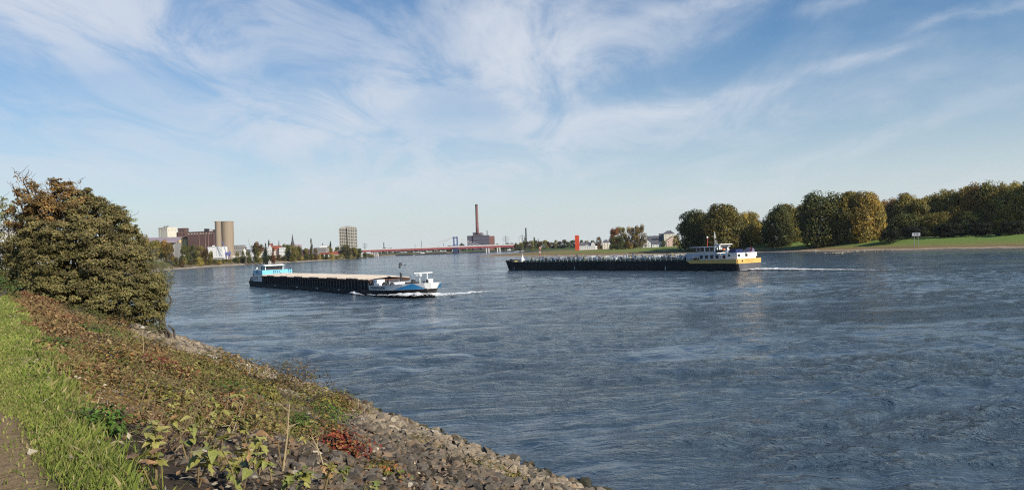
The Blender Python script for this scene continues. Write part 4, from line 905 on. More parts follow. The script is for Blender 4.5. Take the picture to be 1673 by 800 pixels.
    MB().box(w / 2, w / 2 + 11, -5, 5, -1, h * .34).build('nave', BRICKR, o); MB().prism([(-5.5, h * .34), (5.5, h * .34), (0, h * .53)], w / 2, w / 2 + 11.5, 'x').build('nave_roof', MAUVE, o); wallwin(o, 11, -5, 3, h * .3, 4, 1, 1.2, 5, x0=w / 2, x1=w / 2 + 11)
    # tower block
    x, gz, w, h = span(554, 579.5, 369, 1400); o = empty('tower_block', (x, 1412, gz), 0, 'tall pale residential tower block with rows of balconies', 'tower block')
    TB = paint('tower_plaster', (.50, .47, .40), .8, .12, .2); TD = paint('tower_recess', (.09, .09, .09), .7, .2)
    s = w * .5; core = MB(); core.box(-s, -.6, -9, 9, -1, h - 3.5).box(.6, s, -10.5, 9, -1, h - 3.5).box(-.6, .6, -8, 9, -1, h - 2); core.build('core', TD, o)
    nf = 19; fh = (h - 4) / nf
    for k in range(nf):
        z = .6 + k * fh
        MB().box(-s - .5, -1.2, -10.6, -8.8, z, z + fh * .42).build('balcony', TB, o); MB().box(1.0, s + .5, -12, -10.3, z, z + fh * .5).build('balcony', TB, o); MB().box(s - .2, s + .9, -10, 8, z, z + fh * .45).build('balcony', TB, o)
    for q in (-.98, -.72, -.5, -.26): MB().box(s * q - .4, s * q + .4, -10.2, -8.9, -1, h - 3.5).build('pier', TB, o)
    for q in (.14, .45, .78, 1.0): MB().box(s * q - .55, s * q + .55, -11.7, -10.4, -1, h - 3.5).build('pier', TB, o)
    MB().box(-s * .8, s * .9, -8, 8, h - 3.5, h - 1.2).build('roof_storey', TB, o); MB().box(-s * .3, s * .4, -5, 5, h - 1.2, h + .4).build('roof_plant', GREYP, o)
    wallwin(o, w, -8.95, 1, h - 4, 4, nf, 1.6, 1.2, x0=-s, x1=-1); wallwin(o, w, -10.45, 1, h - 4, 4, nf, 1.6, 1.2, x0=1, x1=s)
build_town()

def build_bridge():
    d = 1900.0; a = P(588, 410, d); b = P(848, 404, d); pz = P(744.5, 402, d)
    RED = paint('bridge_red', (.34, .07, .075), .6, .12, .1); PALE = paint('bridge_parapet', (.62, .6, .58), .7, .08, .1); PBL = paint('pylon_blue', (.045, .07, .22), .5, .12, .1); PIER = paint('pier_stone', (.10, .10, .12), .85, .2, .1)
    zt = P(745, 401.5, d).z
    o = empty('river_bridge', (pz.x, d, 0), 0, 'long red road bridge with one blue portal pylon', 'bridge')
    x0, x1 = a.x - pz.x - 40, b.x - pz.x + 2; n = 18
    for k in range(n):
        xa = x0 + (x1 - x0) * k / n; xb = x0 + (x1 - x0) * (k + 1) / n - .4
        za = zt
        MB().box(xa, xb, -9, 9, za - 7.4, za - 3.2).build('girder', RED, o)
    MB().box(x0, x1, -9.6, 9.6, zt - 3.1, zt - .4).build('parapet', PALE, o)
    top = P(744, 386.5, d).z; pw = 5.4 * d / F / 2
    pl = MB()
    for s in (-1, 1): pl.box(s * pw - 1.4, s * pw + 1.4, -3, 3, 4, top)
    pl.box(-pw, pw, -2, 2, top - 3.5, top - 1).box(-pw, pw, -2, 2, zt + 2, zt + 4); pl.build('pylon', PBL, o)
    MB().prism([(-7, 0), (7, 0), (5.5, 14), (-5.5, 14)], -16, 16).build('pylon_pier', paint('pier_blue', (.03, .04, .09), .8, .2), o); MB().prism([(9, 2), (12, 2), (16, 13), (7, 13)], -8, 8).build('pier_bracket', PIER, o)
    for s, ln in ((-1, 82), (1, 60)):
        for t in (.6, .8, 1.0):
            MB().tube([(s * pw, 0, top - 1), (s * ln * t * 1.02, 0, zt - .5)], .38, 5).build('stay_cable', PALE, o)
    for px, dz in ((607, 5), (609.5, 5), (612, 5), (615, 5), (618, 5)): MB().box(-.9, .9, -8, 8, -2, zt - 8.2).build('pier', PALE, o, loc=(P(px, 410, d).x - pz.x, 0, 0))
    for px in (795, 799, 813, 817): MB().box(-1.3, 1.3, -8, 8, -2, zt - 8.2).build('pier', PALE, o, loc=(P(px, 410, d).x - pz.x, 0, 0))
    # power station with its tall chimney
    d = 2500.0; x, gz, w, h = span(764, 808, 383, d); x = P(786, 395, d).x
    o = empty('power_station', (x, d, gz), 0, 'dark brick power station with one tall red chimney', 'power station'); pxm = d / F
    MB().box(-w / 2, -w * .28, -18, 18, -1, h - 3).build('boiler_house', BRICKP, o); MB().box(-w * .28, w * .04, -22, 18, -1, h).build('turbine_hall', BRICKP, o); MB().box(w * .04, w * .31, -20, 18, -1, h - 3).build('turbine_hall', BRICKP, o); MB().box(w * .31, w / 2, -18, 18, -1, h - 6).build('east_wing', paint('wing_brick', (.22, .1, .085), .85, .15, .1), o)
    MB().box(-w * .29, -w * .18, -20, 10, h, h + 7).build('bunker_tower', BRICKP, o); MB().box(-w * .1, w * .05, -16, 10, h, h + 5).build('roof_house', paint('wing_brick2', (.17, .085, .075), .85), o); MB().lathe([(7, h - 4), (8, h + 2), (4, h + 6)], w * .02, -10, 12).build('roof_drum', paint('drum_grey', (.2, .18, .2), .7), o)
    ct = P(777.5, 334, d); cx = P(780, 383, d).x - x
    MB().lathe([(5.4, h - 6), (4.7, h + 30), (4.0, ct.z - gz - 4), (4.2, ct.z - gz - 3.5), (4.2, ct.z - gz)], cx, 0, 20).build('chimney', paint('chimney_brick', (.23, .10, .085), .85, .15, .05), o, True); MB().lathe([(4.3, ct.z - gz - 6), (4.3, ct.z - gz + .5)], cx, 0, 20).build('chimney_cap', paint('chimney_soot', (.1, .075, .075), .9), o)
    MB().lathe([(1.5, h - 4), (1.3, P(796, 376, d).z - gz)], P(796, 385, d).x - x, 0, 10).build('flue', paint('flue_grey', (.16, .13, .14), .8), o)
    for z in (.3, .5, .7): wallwin(o, w * .3, -22.1, h * z, h * z + 4, 7, 1, 2.6, 3.0, mat=paint('hall_glass', (.14, .15, .2), .3), x0=-w * .27, x1=w * .03); wallwin(o, w * .3, -20.1, h * z, h * z + 4, 6, 1, 2.6, 3.0, mat=MATS['hall_glass'], x0=w * .05, x1=w * .3)
    wallwin(o, 10, -18.1, h * .45, h * .75, 3, 2, 2.4, 3.4, mat=MATS['hall_glass'], x0=-w / 2, x1=-w * .29)
    MB().box(0, 46, -1.5, 1.5, -1.2, 1.2).build('conveyor', paint('conveyor_grey', (.22, .21, .25), .7), o, loc=(-w * .42, -24, h * .42)).rotation_euler = (0, math.radians(20), 0)
    # lone chimneys and masts on the skyline
    for (px, yt, yb, wd, d, m, nm, lb) in ((859, 373, 392, 2.6, 2300, paint('dark_chimney', (.06, .075, .07), .8), 'factory_chimney', 'stout dark chimney above the tree line right of the bridge'), (627, 396, 407, 1.5, 2600, paint('dark_chimney', (.06, .075, .07), .8), 'factory_chimney', 'short dark chimney above the left part of the bridge'),
        (678, 399, 406, .6, 2600, DARK, 'radio_mast', 'short thin mast above the middle of the bridge'), (688.5, 393.5, 405, .6, 2600, DARK, 'radio_mast', 'tall thin mast above the middle of the bridge'), (699, 396, 405, 1.2, 2600, WHITE, 'white_steeple', 'white pointed steeple above the bridge deck'), (725, 398, 404, .8, 2600, DARK, 'radio_mast', 'dark mast just left of the blue pylon'), (850, 388, 398, 1.4, 2100, WHITE, 'white_steeple', 'white pointed steeple left of the stout dark chimney')):
        t = P(px, yt, d); gz = ground(t.x, d); o = empty(nm, (t.x, d, gz), 0, lb, 'chimney' if 'chimney' in nm else 'mast'); r = wd * d / F / 2; hh = t.z - gz
        if nm == 'white_steeple': MB().box(-r, r, -r, r, -1, hh * .6).build('tower', m, o); MB().lathe([(r * 1.2, hh * .6), (.1, hh)], 0, 0, 8).build('spire', m, o)
        else: MB().lathe([(r * 1.15, -1), (r, hh * .6), (r * .9, hh)], 0, 0, 12).build('shaft', m, o); MB().lathe([(r * 1.05, hh), (r * 1.05, hh + r * .5)], 0, 0, 12).build('cap', m, o)
    for (px, yt, d, lb) in ((596, 396, 2300, 'lattice power pylon over the left end of the bridge'), (826, 384, 2300, 'lattice power pylon right of the power station'), (853, 382, 2150, 'lattice power pylon beside the stout dark chimney')):
        t = P(px, yt, d); gz = ground(t.x, d); h = t.z - gz; o = empty('power_pylon', (t.x, d, gz), 0, lb, 'pylon', 'power pylons on the skyline'); mb = MB()
        PG_ = paint('galvanised', (.2, .2, .21), .6)
        for sx in (-1, 1):
            for sy in (-1, 1): mb.tube([(sx * h * .07, sy * h * .07, -1), (sx * h * .015, sy * h * .015, h * .75), (0, 0, h)], .38, 4)
        mb.build('legs', PG_, o); ca = MB()
        for z, wv in ((.64, .2), (.76, .24), (.88, .17)): ca.tube([(-h * wv, 0, h * z), (h * wv, 0, h * z)], .42, 4)
        ca.build('cross_arms', PG_, o); br = MB()
        for k in range(6):
            q = .07 - k * .01; q1 = q - .01; br.tube([(-h * q, -h * q, h * k * .12), (h * q1, -h * q1, h * (k + 1) * .12)], .25, 4)
        br.build('bracing', PG_, o)
    # moored barges below the bridge
    for (pa, pb, y, d, lb, cab) in ((646, 676, 417, 1800, 'dark moored barge under the left part of the bridge', None), (677, 742, 415.0, 1850, 'long dark moored barge with white cabin under the bridge', 690), (756, 842, 411.5, 2050, 'long dark moored barge right of the bridge pier', 832)):
        A, B_ = P(pa, y, d), P(pb, y, d); o = empty('moored_barge', (A.x, d, 0), 0, lb, 'barge', 'moored barges at the bridge'); l = B_.x - A.x
        MB().prism([(0, 2.4), (2, -.4), (l - 3, -.4), (l, 2.8), (l - 3, 2.3), (3, 2.1)], -5, 5).build('hull', DARK, o); MB().box(l * .12, l * .8, -4, 4, 2.2, 3.0).build('coaming', COAM, o)
        if cab: c = P(cab, y, d).x - A.x; MB().box(c - 5, c + 5, -3.5, 3.5, 2.2, 4.4).build('cabin', WHITE, o); MB().box(c - 1, c + 4.5, -3, 3, 4.4, 6.4).build('wheelhouse', WHITE, o); MB().box(c - .8, c + 4.2, -3.1, -3.0, 5.0, 6.0).build('window', GLASS, o)
build_bridge()

# ------------------------------------------------------------------ the meadow bank: orange slab, beacon, houses, sign, groyne
def build_meadow():
    d = 1200.0; x, gz, w, h = span(939.5, 946.2, 384.3, d); x = P(943, 397, d).x
    o = empty('orange_slab_sculpture', (x, d, gz), -.3, 'tall upright orange steel slab standing alone on the meadow tip', 'sculpture')
    SL = paint('slab_orange', (.72, .085, .03), .5, .04, .1)
    MB().box(-w * .5, w * .5, -.8, .8, -.5, h).build('slab', SL, o); MB().box(-w * .6, w * .6, -1.4, 1.4, -.6, .3).build('plinth', CONCG, o)
    q = P(882.2, 418, 745); t = P(881.6, 403, 745); gz = ground(q.x, 745); o = empty('river_beacon', (q.x, 745, gz), 0, 'slim red and white river beacon with a white top mark', 'beacon'); hh = t.z - gz; r = .42
    for k, m in enumerate((REDP, WHITE, REDP)): MB().lathe([(r, hh * k / 4), (r, hh * (k + 1) / 4)], 0, 0, 10).build('pole', m, o)
    MB().lathe([(1.0, hh * .75), (1.3, hh * .82), (.3, hh)], 0, 0, 4).build('top_mark', paint('beacon_pink', (.7, .35, .28), .6), o)
    H = [(947, 957, 397, 1330, WHITE, ROOFG, 'white house right beside the orange slab', .4, 'gable', 3, 2), (955, 966, 395.5, 1340, LGREY, ROOFG, 'pale terrace with grey roof, second right of the orange slab', .3, 'gable', 4, 3), (965, 975, 395, 1350, WHITE, ROOFG, 'white terraced house, third right of the orange slab', .35, 'front', 3, 3), (946, 976, 402.5, 1290, WHITE, WHITE, 'long low white garden wall building in front of the terrace', .2, 'flat', 8, 1), (985, 995.5, 391.5, 1300, CREAM, ROOFG, 'tall cream house with dark roof left of the tree clump', .3, 'hip', 2, 4),
         (1052, 1064, 390.0, 1120, WHITE, ROOFG, 'white gable house right of the tree clump', .4, 'front', 2, 2), (1059, 1078, 385, 1150, CREAM, ROOFG, 'cream house with long grey roof, left of the stepped houses', .55, 'gable', 3, 2), (1066, 1077, 392, 1080, WHITE, ROOFG, 'small white house with grey roof in front of the long roof', .6, 'gable', 2, 1), (1078, 1090, 381, 1140, WHITE, ROOFG, 'white house with steep dark roof beside the cream tower house', .6, 'gable', 3, 2), (1086, 1103, 376.5, 1130, CREAM, ROOFG, 'tall cream tower house left of the big trees', .2, 'hip', 3, 4), (1090, 1110, 386, 1090, PINK, ROOFB, 'pink house with brown roof at the foot of the tower house', .4, 'front', 3, 2)]
    for (a, b, yt, d, wl, rf, lb, rh, kd, nx, nz) in H: house(a, b, yt, d, wl, rf, lb, rh, kd, nx, nz, rz=random.uniform(-.25, .1))
    # kilometre sign and marker post
    p = P(1497, 388, 437); gz = ground(p.x, 437); o = empty('kilometre_sign', (p.x, 437, gz), -.45, 'white kilometre board with black numbers on two posts', 'sign'); zb = P(1497, 385.3, 437).z - gz; zt = P(1497, 380.2, 437).z - gz
    MB().box(-2.05, 2.05, -.06, .06, zb, zt).build('board', paint('sign_white', (.7, .7, .7), .5, .05), o); MB().box(-1.1, -.9, .07, .25, -.4, zt).build('post', GREYP, o); MB().box(.9, 1.1, .07, .25, -.4, zt).build('post', GREYP, o); text('779', 1.6, DARK, o, (0, -.09, (zb + zt) / 2), (math.pi / 2, 0, 0))
    p = P(1332, 394, 470); gz = ground(p.x, 470); o = empty('marker_post', (p.x, 470, gz), 0, 'small white marker post on the meadow edge', 'post'); MB().lathe([(.28, -.3), (.28, 2.0), (.2, 2.2)], 0, 0, 8).build('shaft', WHITE, o); MB().lathe([(.29, 1.4), (.29, 1.7)], 0, 0, 8).build('band', DARK, o)
    # stone groyne
    r = random.Random(8); AV, AF, AC = [], [], []; base = 0; p0, p1 = PG(1362, 415.5, 0), PG(1400, 412, 0); p2 = PG(1455, 409, 0)
    for i in range(420):
        t = r.random() ** 1.2; c = p0.lerp(p1, t * 2) if t < .5 else p1.lerp(p2, t * 2 - 1); s = r.uniform(.5, 1.3) * (1 - .35 * t); hv, hf = HULLS[r.randrange(10)]
        lo = np.array([c.x + r.gauss(0, 1.3), c.y + r.gauss(0, 2.2), r.uniform(.1, .75)]); e = np.array(Matrix.Rotation(r.uniform(0, 6.28), 3, 'Z')); AV.append(hv * s @ e.T + lo); AF.append(hf + base); base += len(hv); AC.append(np.tile(np.array([.36, .33, .27]) * r.uniform(.6, 1.3), (len(hv), 1)))
    o = add('stone_groyne', mesh_np('stone_groyne', np.vstack(AV), np.vstack(AF), STONE, col=np.vstack(AC))); props(o, 'low spit of pale stones reaching into the river', 'groyne', kind='stuff')
build_meadow()

# ------------------------------------------------------------------ trees of the far banks
ORD = ['first', 'second', 'third', 'fourth', 'fifth', 'sixth', 'seventh', 'eighth', 'ninth', 'tenth', 'eleventh', 'twelfth', 'thirteenth', 'fourteenth', 'fifteenth', 'sixteenth', 'seventeenth', 'eighteenth', 'nineteenth', 'twentieth', 'twenty-first', 'twenty-second', 'twenty-third', 'twenty-fourth']
def far_trees():
    # great trees on the meadow bank
    T = [(1106, 1160, 343, 585, DKGREEN, 'dark green broad tree at the left end of the great trees'), (1146, 1216, 336, 560, (.13, .13, .038), 'tall rounded olive tree behind the tanker wheelhouse'), (1204, 1246, 345, 575, YELG, 'smaller yellow-green tree right of the tanker wheelhouse'),
         (1243, 1300, 336, 545, DKGREEN, 'dark tree at the left of the biggest tree cluster'), (1270, 1312, 333.5, 560, OLIVE, 'olive tree pressed against the biggest dark tree'), (1305, 1375, 315, 505, DKGREEN, 'biggest dark green tree on the meadow bank'), (1350, 1412, 314, 500, OLIVE, 'tall olive tree in the middle of the biggest cluster'), (1388, 1444, 316, 490, (.27, .225, .06), 'golden olive tree at the right of the biggest cluster'),
         (1128, 1182, 350, 605, DKGREEN, 'dark tree filling in behind the first great trees'), (1222, 1262, 360, 600, DKGREEN, 'low dark tree in the gap between the tree clusters'), (1286, 1332, 334, 570, OLIVE, 'olive crown behind the joint of the two big clusters'), (1424, 1468, 346, 560, DKGREEN, 'dark tree in the gap right of the golden olive tree')]
    for a, b, yt, d, c, lb in T: tree(a - 5, b + 5, yt, d, 'big', c, lb, group='great trees on the meadow bank', depth=.8)
    F_ = [(1440, 1472, 324, 560, AUTUMN), (1462, 1504, 318, 545, OLIVE), (1480, 1516, 326, 520, (.14, .14, .045)), (1500, 1544, 317, 540, YELG), (1532, 1570, 311, 530, OLIVE), (1556, 1596, 306, 520, YELG), (1575, 1622, 301, 500, AUTUMN), (1600, 1646, 298, 490, OLIVE), (1630, 1676, 298, 480, YELG), (1655, 1705, 297, 470, OLIVE), (1690, 1745, 296, 460, YELG),
          (1456, 1500, 350, 515, DKGREEN), (1512, 1556, 346, 505, OLIVE), (1566, 1608, 345, 490, DKGREEN), (1620, 1664, 342, 480, OLIVE), (1672, 1720, 345, 470, DKGREEN)]
    for i, (a, b, yt, d, c) in enumerate(F_):
        back = i < 11
        tree(a - 8, b + 8, yt, d, 'big', c, f"{'tall autumn tree, back row' if back else 'dark tree, front row'} of wood behind the sign, {ORD[i if back else i - 11]} from left", group='wood behind the kilometre sign', depth=.9)
    for i, (a, b, yt, d) in enumerate([(1435, 1475, 371, 465), (1470, 1520, 366, 470), (1525, 1575, 362, 452), (1578, 1630, 360, 440), (1628, 1680, 358, 425)]):
        tree(a, b, yt, d, 'bush', (.02, .026, .012), f'dark undergrowth bush at the wood edge, {ORD[i]} from the left', 'bush', 'undergrowth at the wood edge')
    for i, (a, b, yt, d, c) in enumerate([(993, 1018, 373, 900, RUSTY), (1003, 1028, 371, 905, OLIVE), (1020, 1042, 371, 890, AUTUMN), (1033, 1058, 368.5, 885, (.15, .12, .055)), (994, 1022, 385, 870, DKGREEN)]):
        tree(a, b, yt, d, 'full', c, ['rusty-topped tree at the left of the clump beyond the tanker', 'olive tree second in the clump beyond the tanker', 'orange-brown tree third in the clump beyond the tanker', 'pale sparse tree at the right of the clump beyond the tanker', 'dark low tree at the foot of the clump beyond the tanker'][i], group='tree clump beyond the tanker')
    # tree line between bridge and orange slab
    r = random.Random(21); x = 838; i = 0
    while x < 940:
        w = r.uniform(8, 15); yt = r.uniform(392, 397) - (3 if r.random() < .25 else 0) - (x - 838) * .018
        tree(x, x + w, yt, r.uniform(1480, 1640), r.choice(('round', 'full', 'full')), r.choice((OLIVE, DKGREEN, (.08, .075, .03), (.10, .075, .03))), f'grey-green tree in the line left of the orange slab, {ORD[i]} from the bridge', group='tree line left of the orange slab'); x += w * .6; i += 1
    tree(842, 857, 399, 1470, 'round', (.10, .11, .05), 'pale round willow at the right end of the bridge'); tree(855, 860, 388, 1700, 'poplar', DKGREEN, 'slim dark cypress under the stout chimney'); tree(870, 876.5, 387, 1700, 'poplar', DKGREEN, 'slim dark poplar right of the stout chimney'); tree(876, 883, 390, 1690, 'conifer', CONIF, 'small dark conifer above the beacon')
    for i, (a, b, yt, d, c) in enumerate([(945, 955, 392, 1420, DKGREEN), (953, 964, 393, 1430, OLIVE), (963, 973, 392.5, 1440, DKGREEN), (972, 986, 387, 1330, (.12, .09, .045)), (1056, 1066, 386, 1250, OLIVE), (1080, 1088, 392, 1060, DKGREEN), (1098, 1112, 384, 1060, YELG)]):
        tree(a, b, yt, d, 'full', c, ['dark tree behind the houses nearest the orange slab', 'olive tree behind the white terrace', 'dark tree behind the third terraced house', 'brown rounded tree left of the tall cream house', 'olive tree behind the small white gable house', 'dark tree between the stepped houses', 'yellow-green tree against the left great tree'][i])
    # beyond the bridge
    x = 604; i = 0
    while x < 762:
        w = r.uniform(8, 15); yt = r.uniform(405, 409.5) - (x - 604) * .03
        tree(x, x + w, yt, r.uniform(2440, 2500), r.choice(('round', 'full')), r.choice((OLIVE, DKGREEN, (.09, .08, .035), GREEN)), f'small hazy tree seen under the bridge, {ORD[i]} from the left', group='trees under the bridge'); x += w * .75; i += 1
    for i, (a, b, yt) in enumerate([(726, 741, 400), (735, 745, 399), (749, 760, 396), (742, 752, 400.5), (806, 818, 397), (815, 830, 398), (822, 834, 395.5), (830, 842, 396)]):
        tree(a, b, yt, 2480 if a < 800 else 2300, 'round', r.choice((OLIVE, DKGREEN, (.09, .07, .035))), f'tree above the bridge deck near the power station, {ORD[i]} from the left', group='trees by the power station')
    # town bank, from behind the big bush to the bridge
    T = [(225, 250, 388, 760, YELG, 'full', 'yellow-green tree just right of the big bush top'), (240, 268, 391, 750, OLIVE, 'full', 'olive tree below the mauve hall roof'), (255, 283, 390, 770, AUTUMN, 'round', 'orange-brown tree in front of the white silo'), (268, 285, 396, 740, (.12, .1, .03), 'full', 'tan tree left of the grey-roofed house'), (293, 310, 400, 800, DKGREEN, 'full', 'dark tree right of the grey-roofed house'), (303, 322, 401, 830, DKGREEN, 'full', 'dark tree at the foot of the brick warehouse, left one'), (316, 336, 402, 835, OLIVE, 'full', 'olive tree at the foot of the brick warehouse, middle one'), (328, 342, 404, 820, (.10, .075, .03), 'round', 'brown tree at the foot of the brick warehouse, right one'), (339, 349, 408, 830, OLIVE, 'round', 'small tree in front of the white shed'),
         (408, 432, 393.5, 1040, (.12, .082, .035), 'round', 'round brown tree above the white houses'), (414, 423, 404, 955, DKGREEN, 'full', 'dark low tree below the round brown tree'), (394, 400, 409, 940, DKGREEN, 'full', 'dark tree beside the tiny white house'), (384, 391, 410, 930, OLIVE, 'full', 'olive tree right of the concrete silo foot'), (399, 410, 411, 930, DKGREEN, 'full', 'dark tree above the landing stage'), (419, 428, 411, 935, OLIVE, 'full', 'olive tree above the dark mooring pile'), (428, 440, 397, 960, CONIF, 'conifer', 'tall dark conifer left of the white villa'), (436.5, 442, 392, 1120, CONIF, 'poplar', 'slim dark tree top behind the white villa'), (453, 458.5, 392.5, 1150, CONIF, 'conifer', 'small conifer top behind the red villa roof'), (458, 474, 397, 1160, OLIVE, 'round', 'olive tree right of the red villa roof'), (464, 480, 400, 1060, DKGREEN, 'full', 'dark tree below the church, left one'), (472, 488, 401, 1050, OLIVE, 'full', 'olive tree below the church, right one'), (482, 494, 402, 1120, DKGREEN, 'full', 'dark tree left of the brick house'), (443, 450, 404, 965, RUSTY, 'full', 'rusty small tree in front of the pink villa'), (496, 504, 404, 1180, OLIVE, 'round', 'olive tree top behind the brick house'), (505, 512, 390, 1130, (.075, .075, .028), 'poplar', 'tall slender poplar right of the brick house'), (510, 520, 404, 1150, (.11, .08, .03), 'full', 'tan tree right of the slender poplar'), (530, 545, 401, 1330, OLIVE, 'round', 'olive tree left of the small white gable house'), (537, 543, 394, 1360, CONIF, 'poplar', 'dark slim tree left of the tower block'), (524, 531, 397, 1360, DKGREEN, 'conifer', 'small conifer above the grey stepped building'), (546, 556, 403, 1320, DKGREEN, 'full', 'dark tree right of the small white gable house'), (553, 578, 398, 1290, (.085, .082, .03), 'round', 'big round tree at the foot of the tower block'), (572, 586, 402, 1310, OLIVE, 'round', 'olive tree right of the tower block foot'), (581, 592, 404, 1340, DKGREEN, 'round', 'dark round tree before the bridge end')]
    for a, b, yt, d, c, k, lb in T: tree(a, b, yt, d, k, c, lb)
    # shrubs along the waterside of the town bank
    x = 283; i = 0; cnt = {}
    while x < 604 and i < 72:
        w = r.uniform(7, 14); t = (x - 283) / 320
        d = float(np.interp(x, [283, 400, 480, 560, 600], [712, 955, 1062, 1250, 1425])) + r.uniform(8, 26)
        yt = float(np.interp(x, [283, 330, 400, 480, 560, 604], [420, 422, 420, 416, 412.5, 412])) + r.uniform(-3, 3)
        lbl = 'left of the landing stage' if x < 402 else ('between landing stage and church' if x < 478 else ('between church and tower block' if x < 554 else 'between tower block and bridge'))
        cn = cnt[lbl] = cnt.get(lbl, -1) + 1; cc, cw = r.choice(((OLIVE, 'olive'), ((.10, .07, .03), 'brown'), (DKGREEN, 'dark'), (YELG, 'yellowish'), ((.09, .085, .03), 'olive')))
        tree(x, x + w, yt, d, 'bush', cc, f'low {cw} shrub on the town bank {lbl}, {ORD[cn]} from the left', 'shrub', f'bank shrubs {lbl}'); x += w * r.uniform(.5, .95); i += 1
far_trees()

# ------------------------------------------------------------------ the big bush and its neighbours on the near bank
def branchy(mb, p0, p1, r0, r1, n=5, wob=.25, seed=0):
    r = random.Random(seed); pts = [p0]; 
    for k in range(1, n): q = p0.lerp(p1, k / n); pts.append(q + Vector((r.uniform(-wob, wob), r.uniform(-wob, wob), r.uniform(-wob, wob) * .5)))
    pts.append(p1); mb.tube(pts, [r0 + (r1 - r0) * k / n for k in range(n + 1)], 6)
def near_tree(name, label, foot, blobs, leaf, per, cols, cat='tree', twigs=0, seed=1, group=None, stems=5, asp=.6, sub=7, sp=1.0):
    """blobs: (photo x, photo y, radius in photo px, metres north, colour index); leaves grouped in small sprays over each blob"""
    r = random.Random(seed); o = empty(name, foot, 0, label, cat, group)
    Cs, Ns, Ss, Cl = [], [], [], []; mb = MB(); f0 = Vector((0, 0, 0))
    for bi, (x, y, rp, d, ci) in enumerate(blobs):
        c = P(x, y, d) - foot; R_ = rp * d / F; n = max(8, int(per * R_ * R_)); ns = max(6, int(sub * (1 + R_ * 6)))
        sd = sphere_dirs(ns); sd[:, 2] *= .85; sr = RNG.uniform(.55, 1.05, ns) * R_; sc_ = np.array(c) + sd * sr[:, None]; srad = RNG.uniform(.22, .42, ns) * max(.6, min(1.1, R_)); shade = RNG.uniform(.55, 1.45, ns)
        w = RNG.integers(0, ns, n); dd = sphere_dirs(n); dd[:, 2] *= .6
        Cs.append(sc_[w] + dd * (srad[w] * RNG.random(n) ** .4)[:, None]); Ns.append(dd * .5 + sd[w] * .6 + np.array([.25, -.25, .55]) + RNG.normal(size=(n, 3)) * .35); Ss.append(RNG.uniform(.6, 1.3, n) * leaf)
        base = np.array(cols[ci]); k = RNG.integers(0, len(base), n); Cl.append(base[k] * (shade[w] * RNG.uniform(.7, 1.3, n))[:, None])
        if bi % 2 == 0 or len(blobs) < 8: branchy(mb, f0 + Vector((r.uniform(-.6, .6), r.uniform(-.6, .6), -.2)), c, .11, .03, 5, .3, bi)
    c = np.vstack(Cs); V_, F_ = leaf_geo(c, np.vstack(Ns), np.concatenate(Ss), asp, .15)
    keep = None
    add('crown', mesh_np('crown', V_, F_, LEAFC, col=np.repeat(np.vstack(Cl), 4, 0)), o)
    for k in range(stems): branchy(mb, Vector((r.uniform(-1.6, 1.6) * sp, r.uniform(-1, 1) * sp, -.3)), Vector((r.uniform(-3.5, 3.5) * sp, r.uniform(-2, 2) * sp, r.uniform(2.5, 5) * (.3 + .7 * sp))), .12, .03, 5, .25, 50 + k)
    for k in range(twigs):
        x, y, rp, d, ci = blobs[r.randrange(len(blobs))]; a = P(x, y, d) - foot; b = a + Vector((r.uniform(-.8, .8), r.uniform(-.6, .6), r.uniform(.6, 1.0) * rp * d / F * 1.25 + .3)); branchy(mb, a, b, .02, .006, 4, .1, 90 + k)
    mb.build('trunk', BARK, o); return o
BROWN = [(.195, .155, .06), (.165, .14, .052), (.125, .115, .04), (.23, .175, .075), (.09, .084, .032), (.185, .17, .06)]
GOLD = [(.27, .155, .045), (.22, .135, .05), (.18, .125, .05), (.31, .20, .065), (.16, .085, .04), (.15, .12, .05)]
OLV = [(.17, .16, .05), (.145, .13, .045), (.21, .19, .07), (.10, .09, .032), (.18, .135, .05)]
LIME = [(.19, .22, .055), (.15, .18, .05), (.12, .145, .04), (.22, .23, .075)]
SALE = [(.22, .23, .10), (.17, .18, .075), (.13, .14, .055), (.27, .26, .12), (.20, .18, .08)]
GRN = [(.06, .10, .022), (.075, .12, .028), (.045, .075, .018), (.10, .13, .035)]
ft = bankpt(56, 5.3)
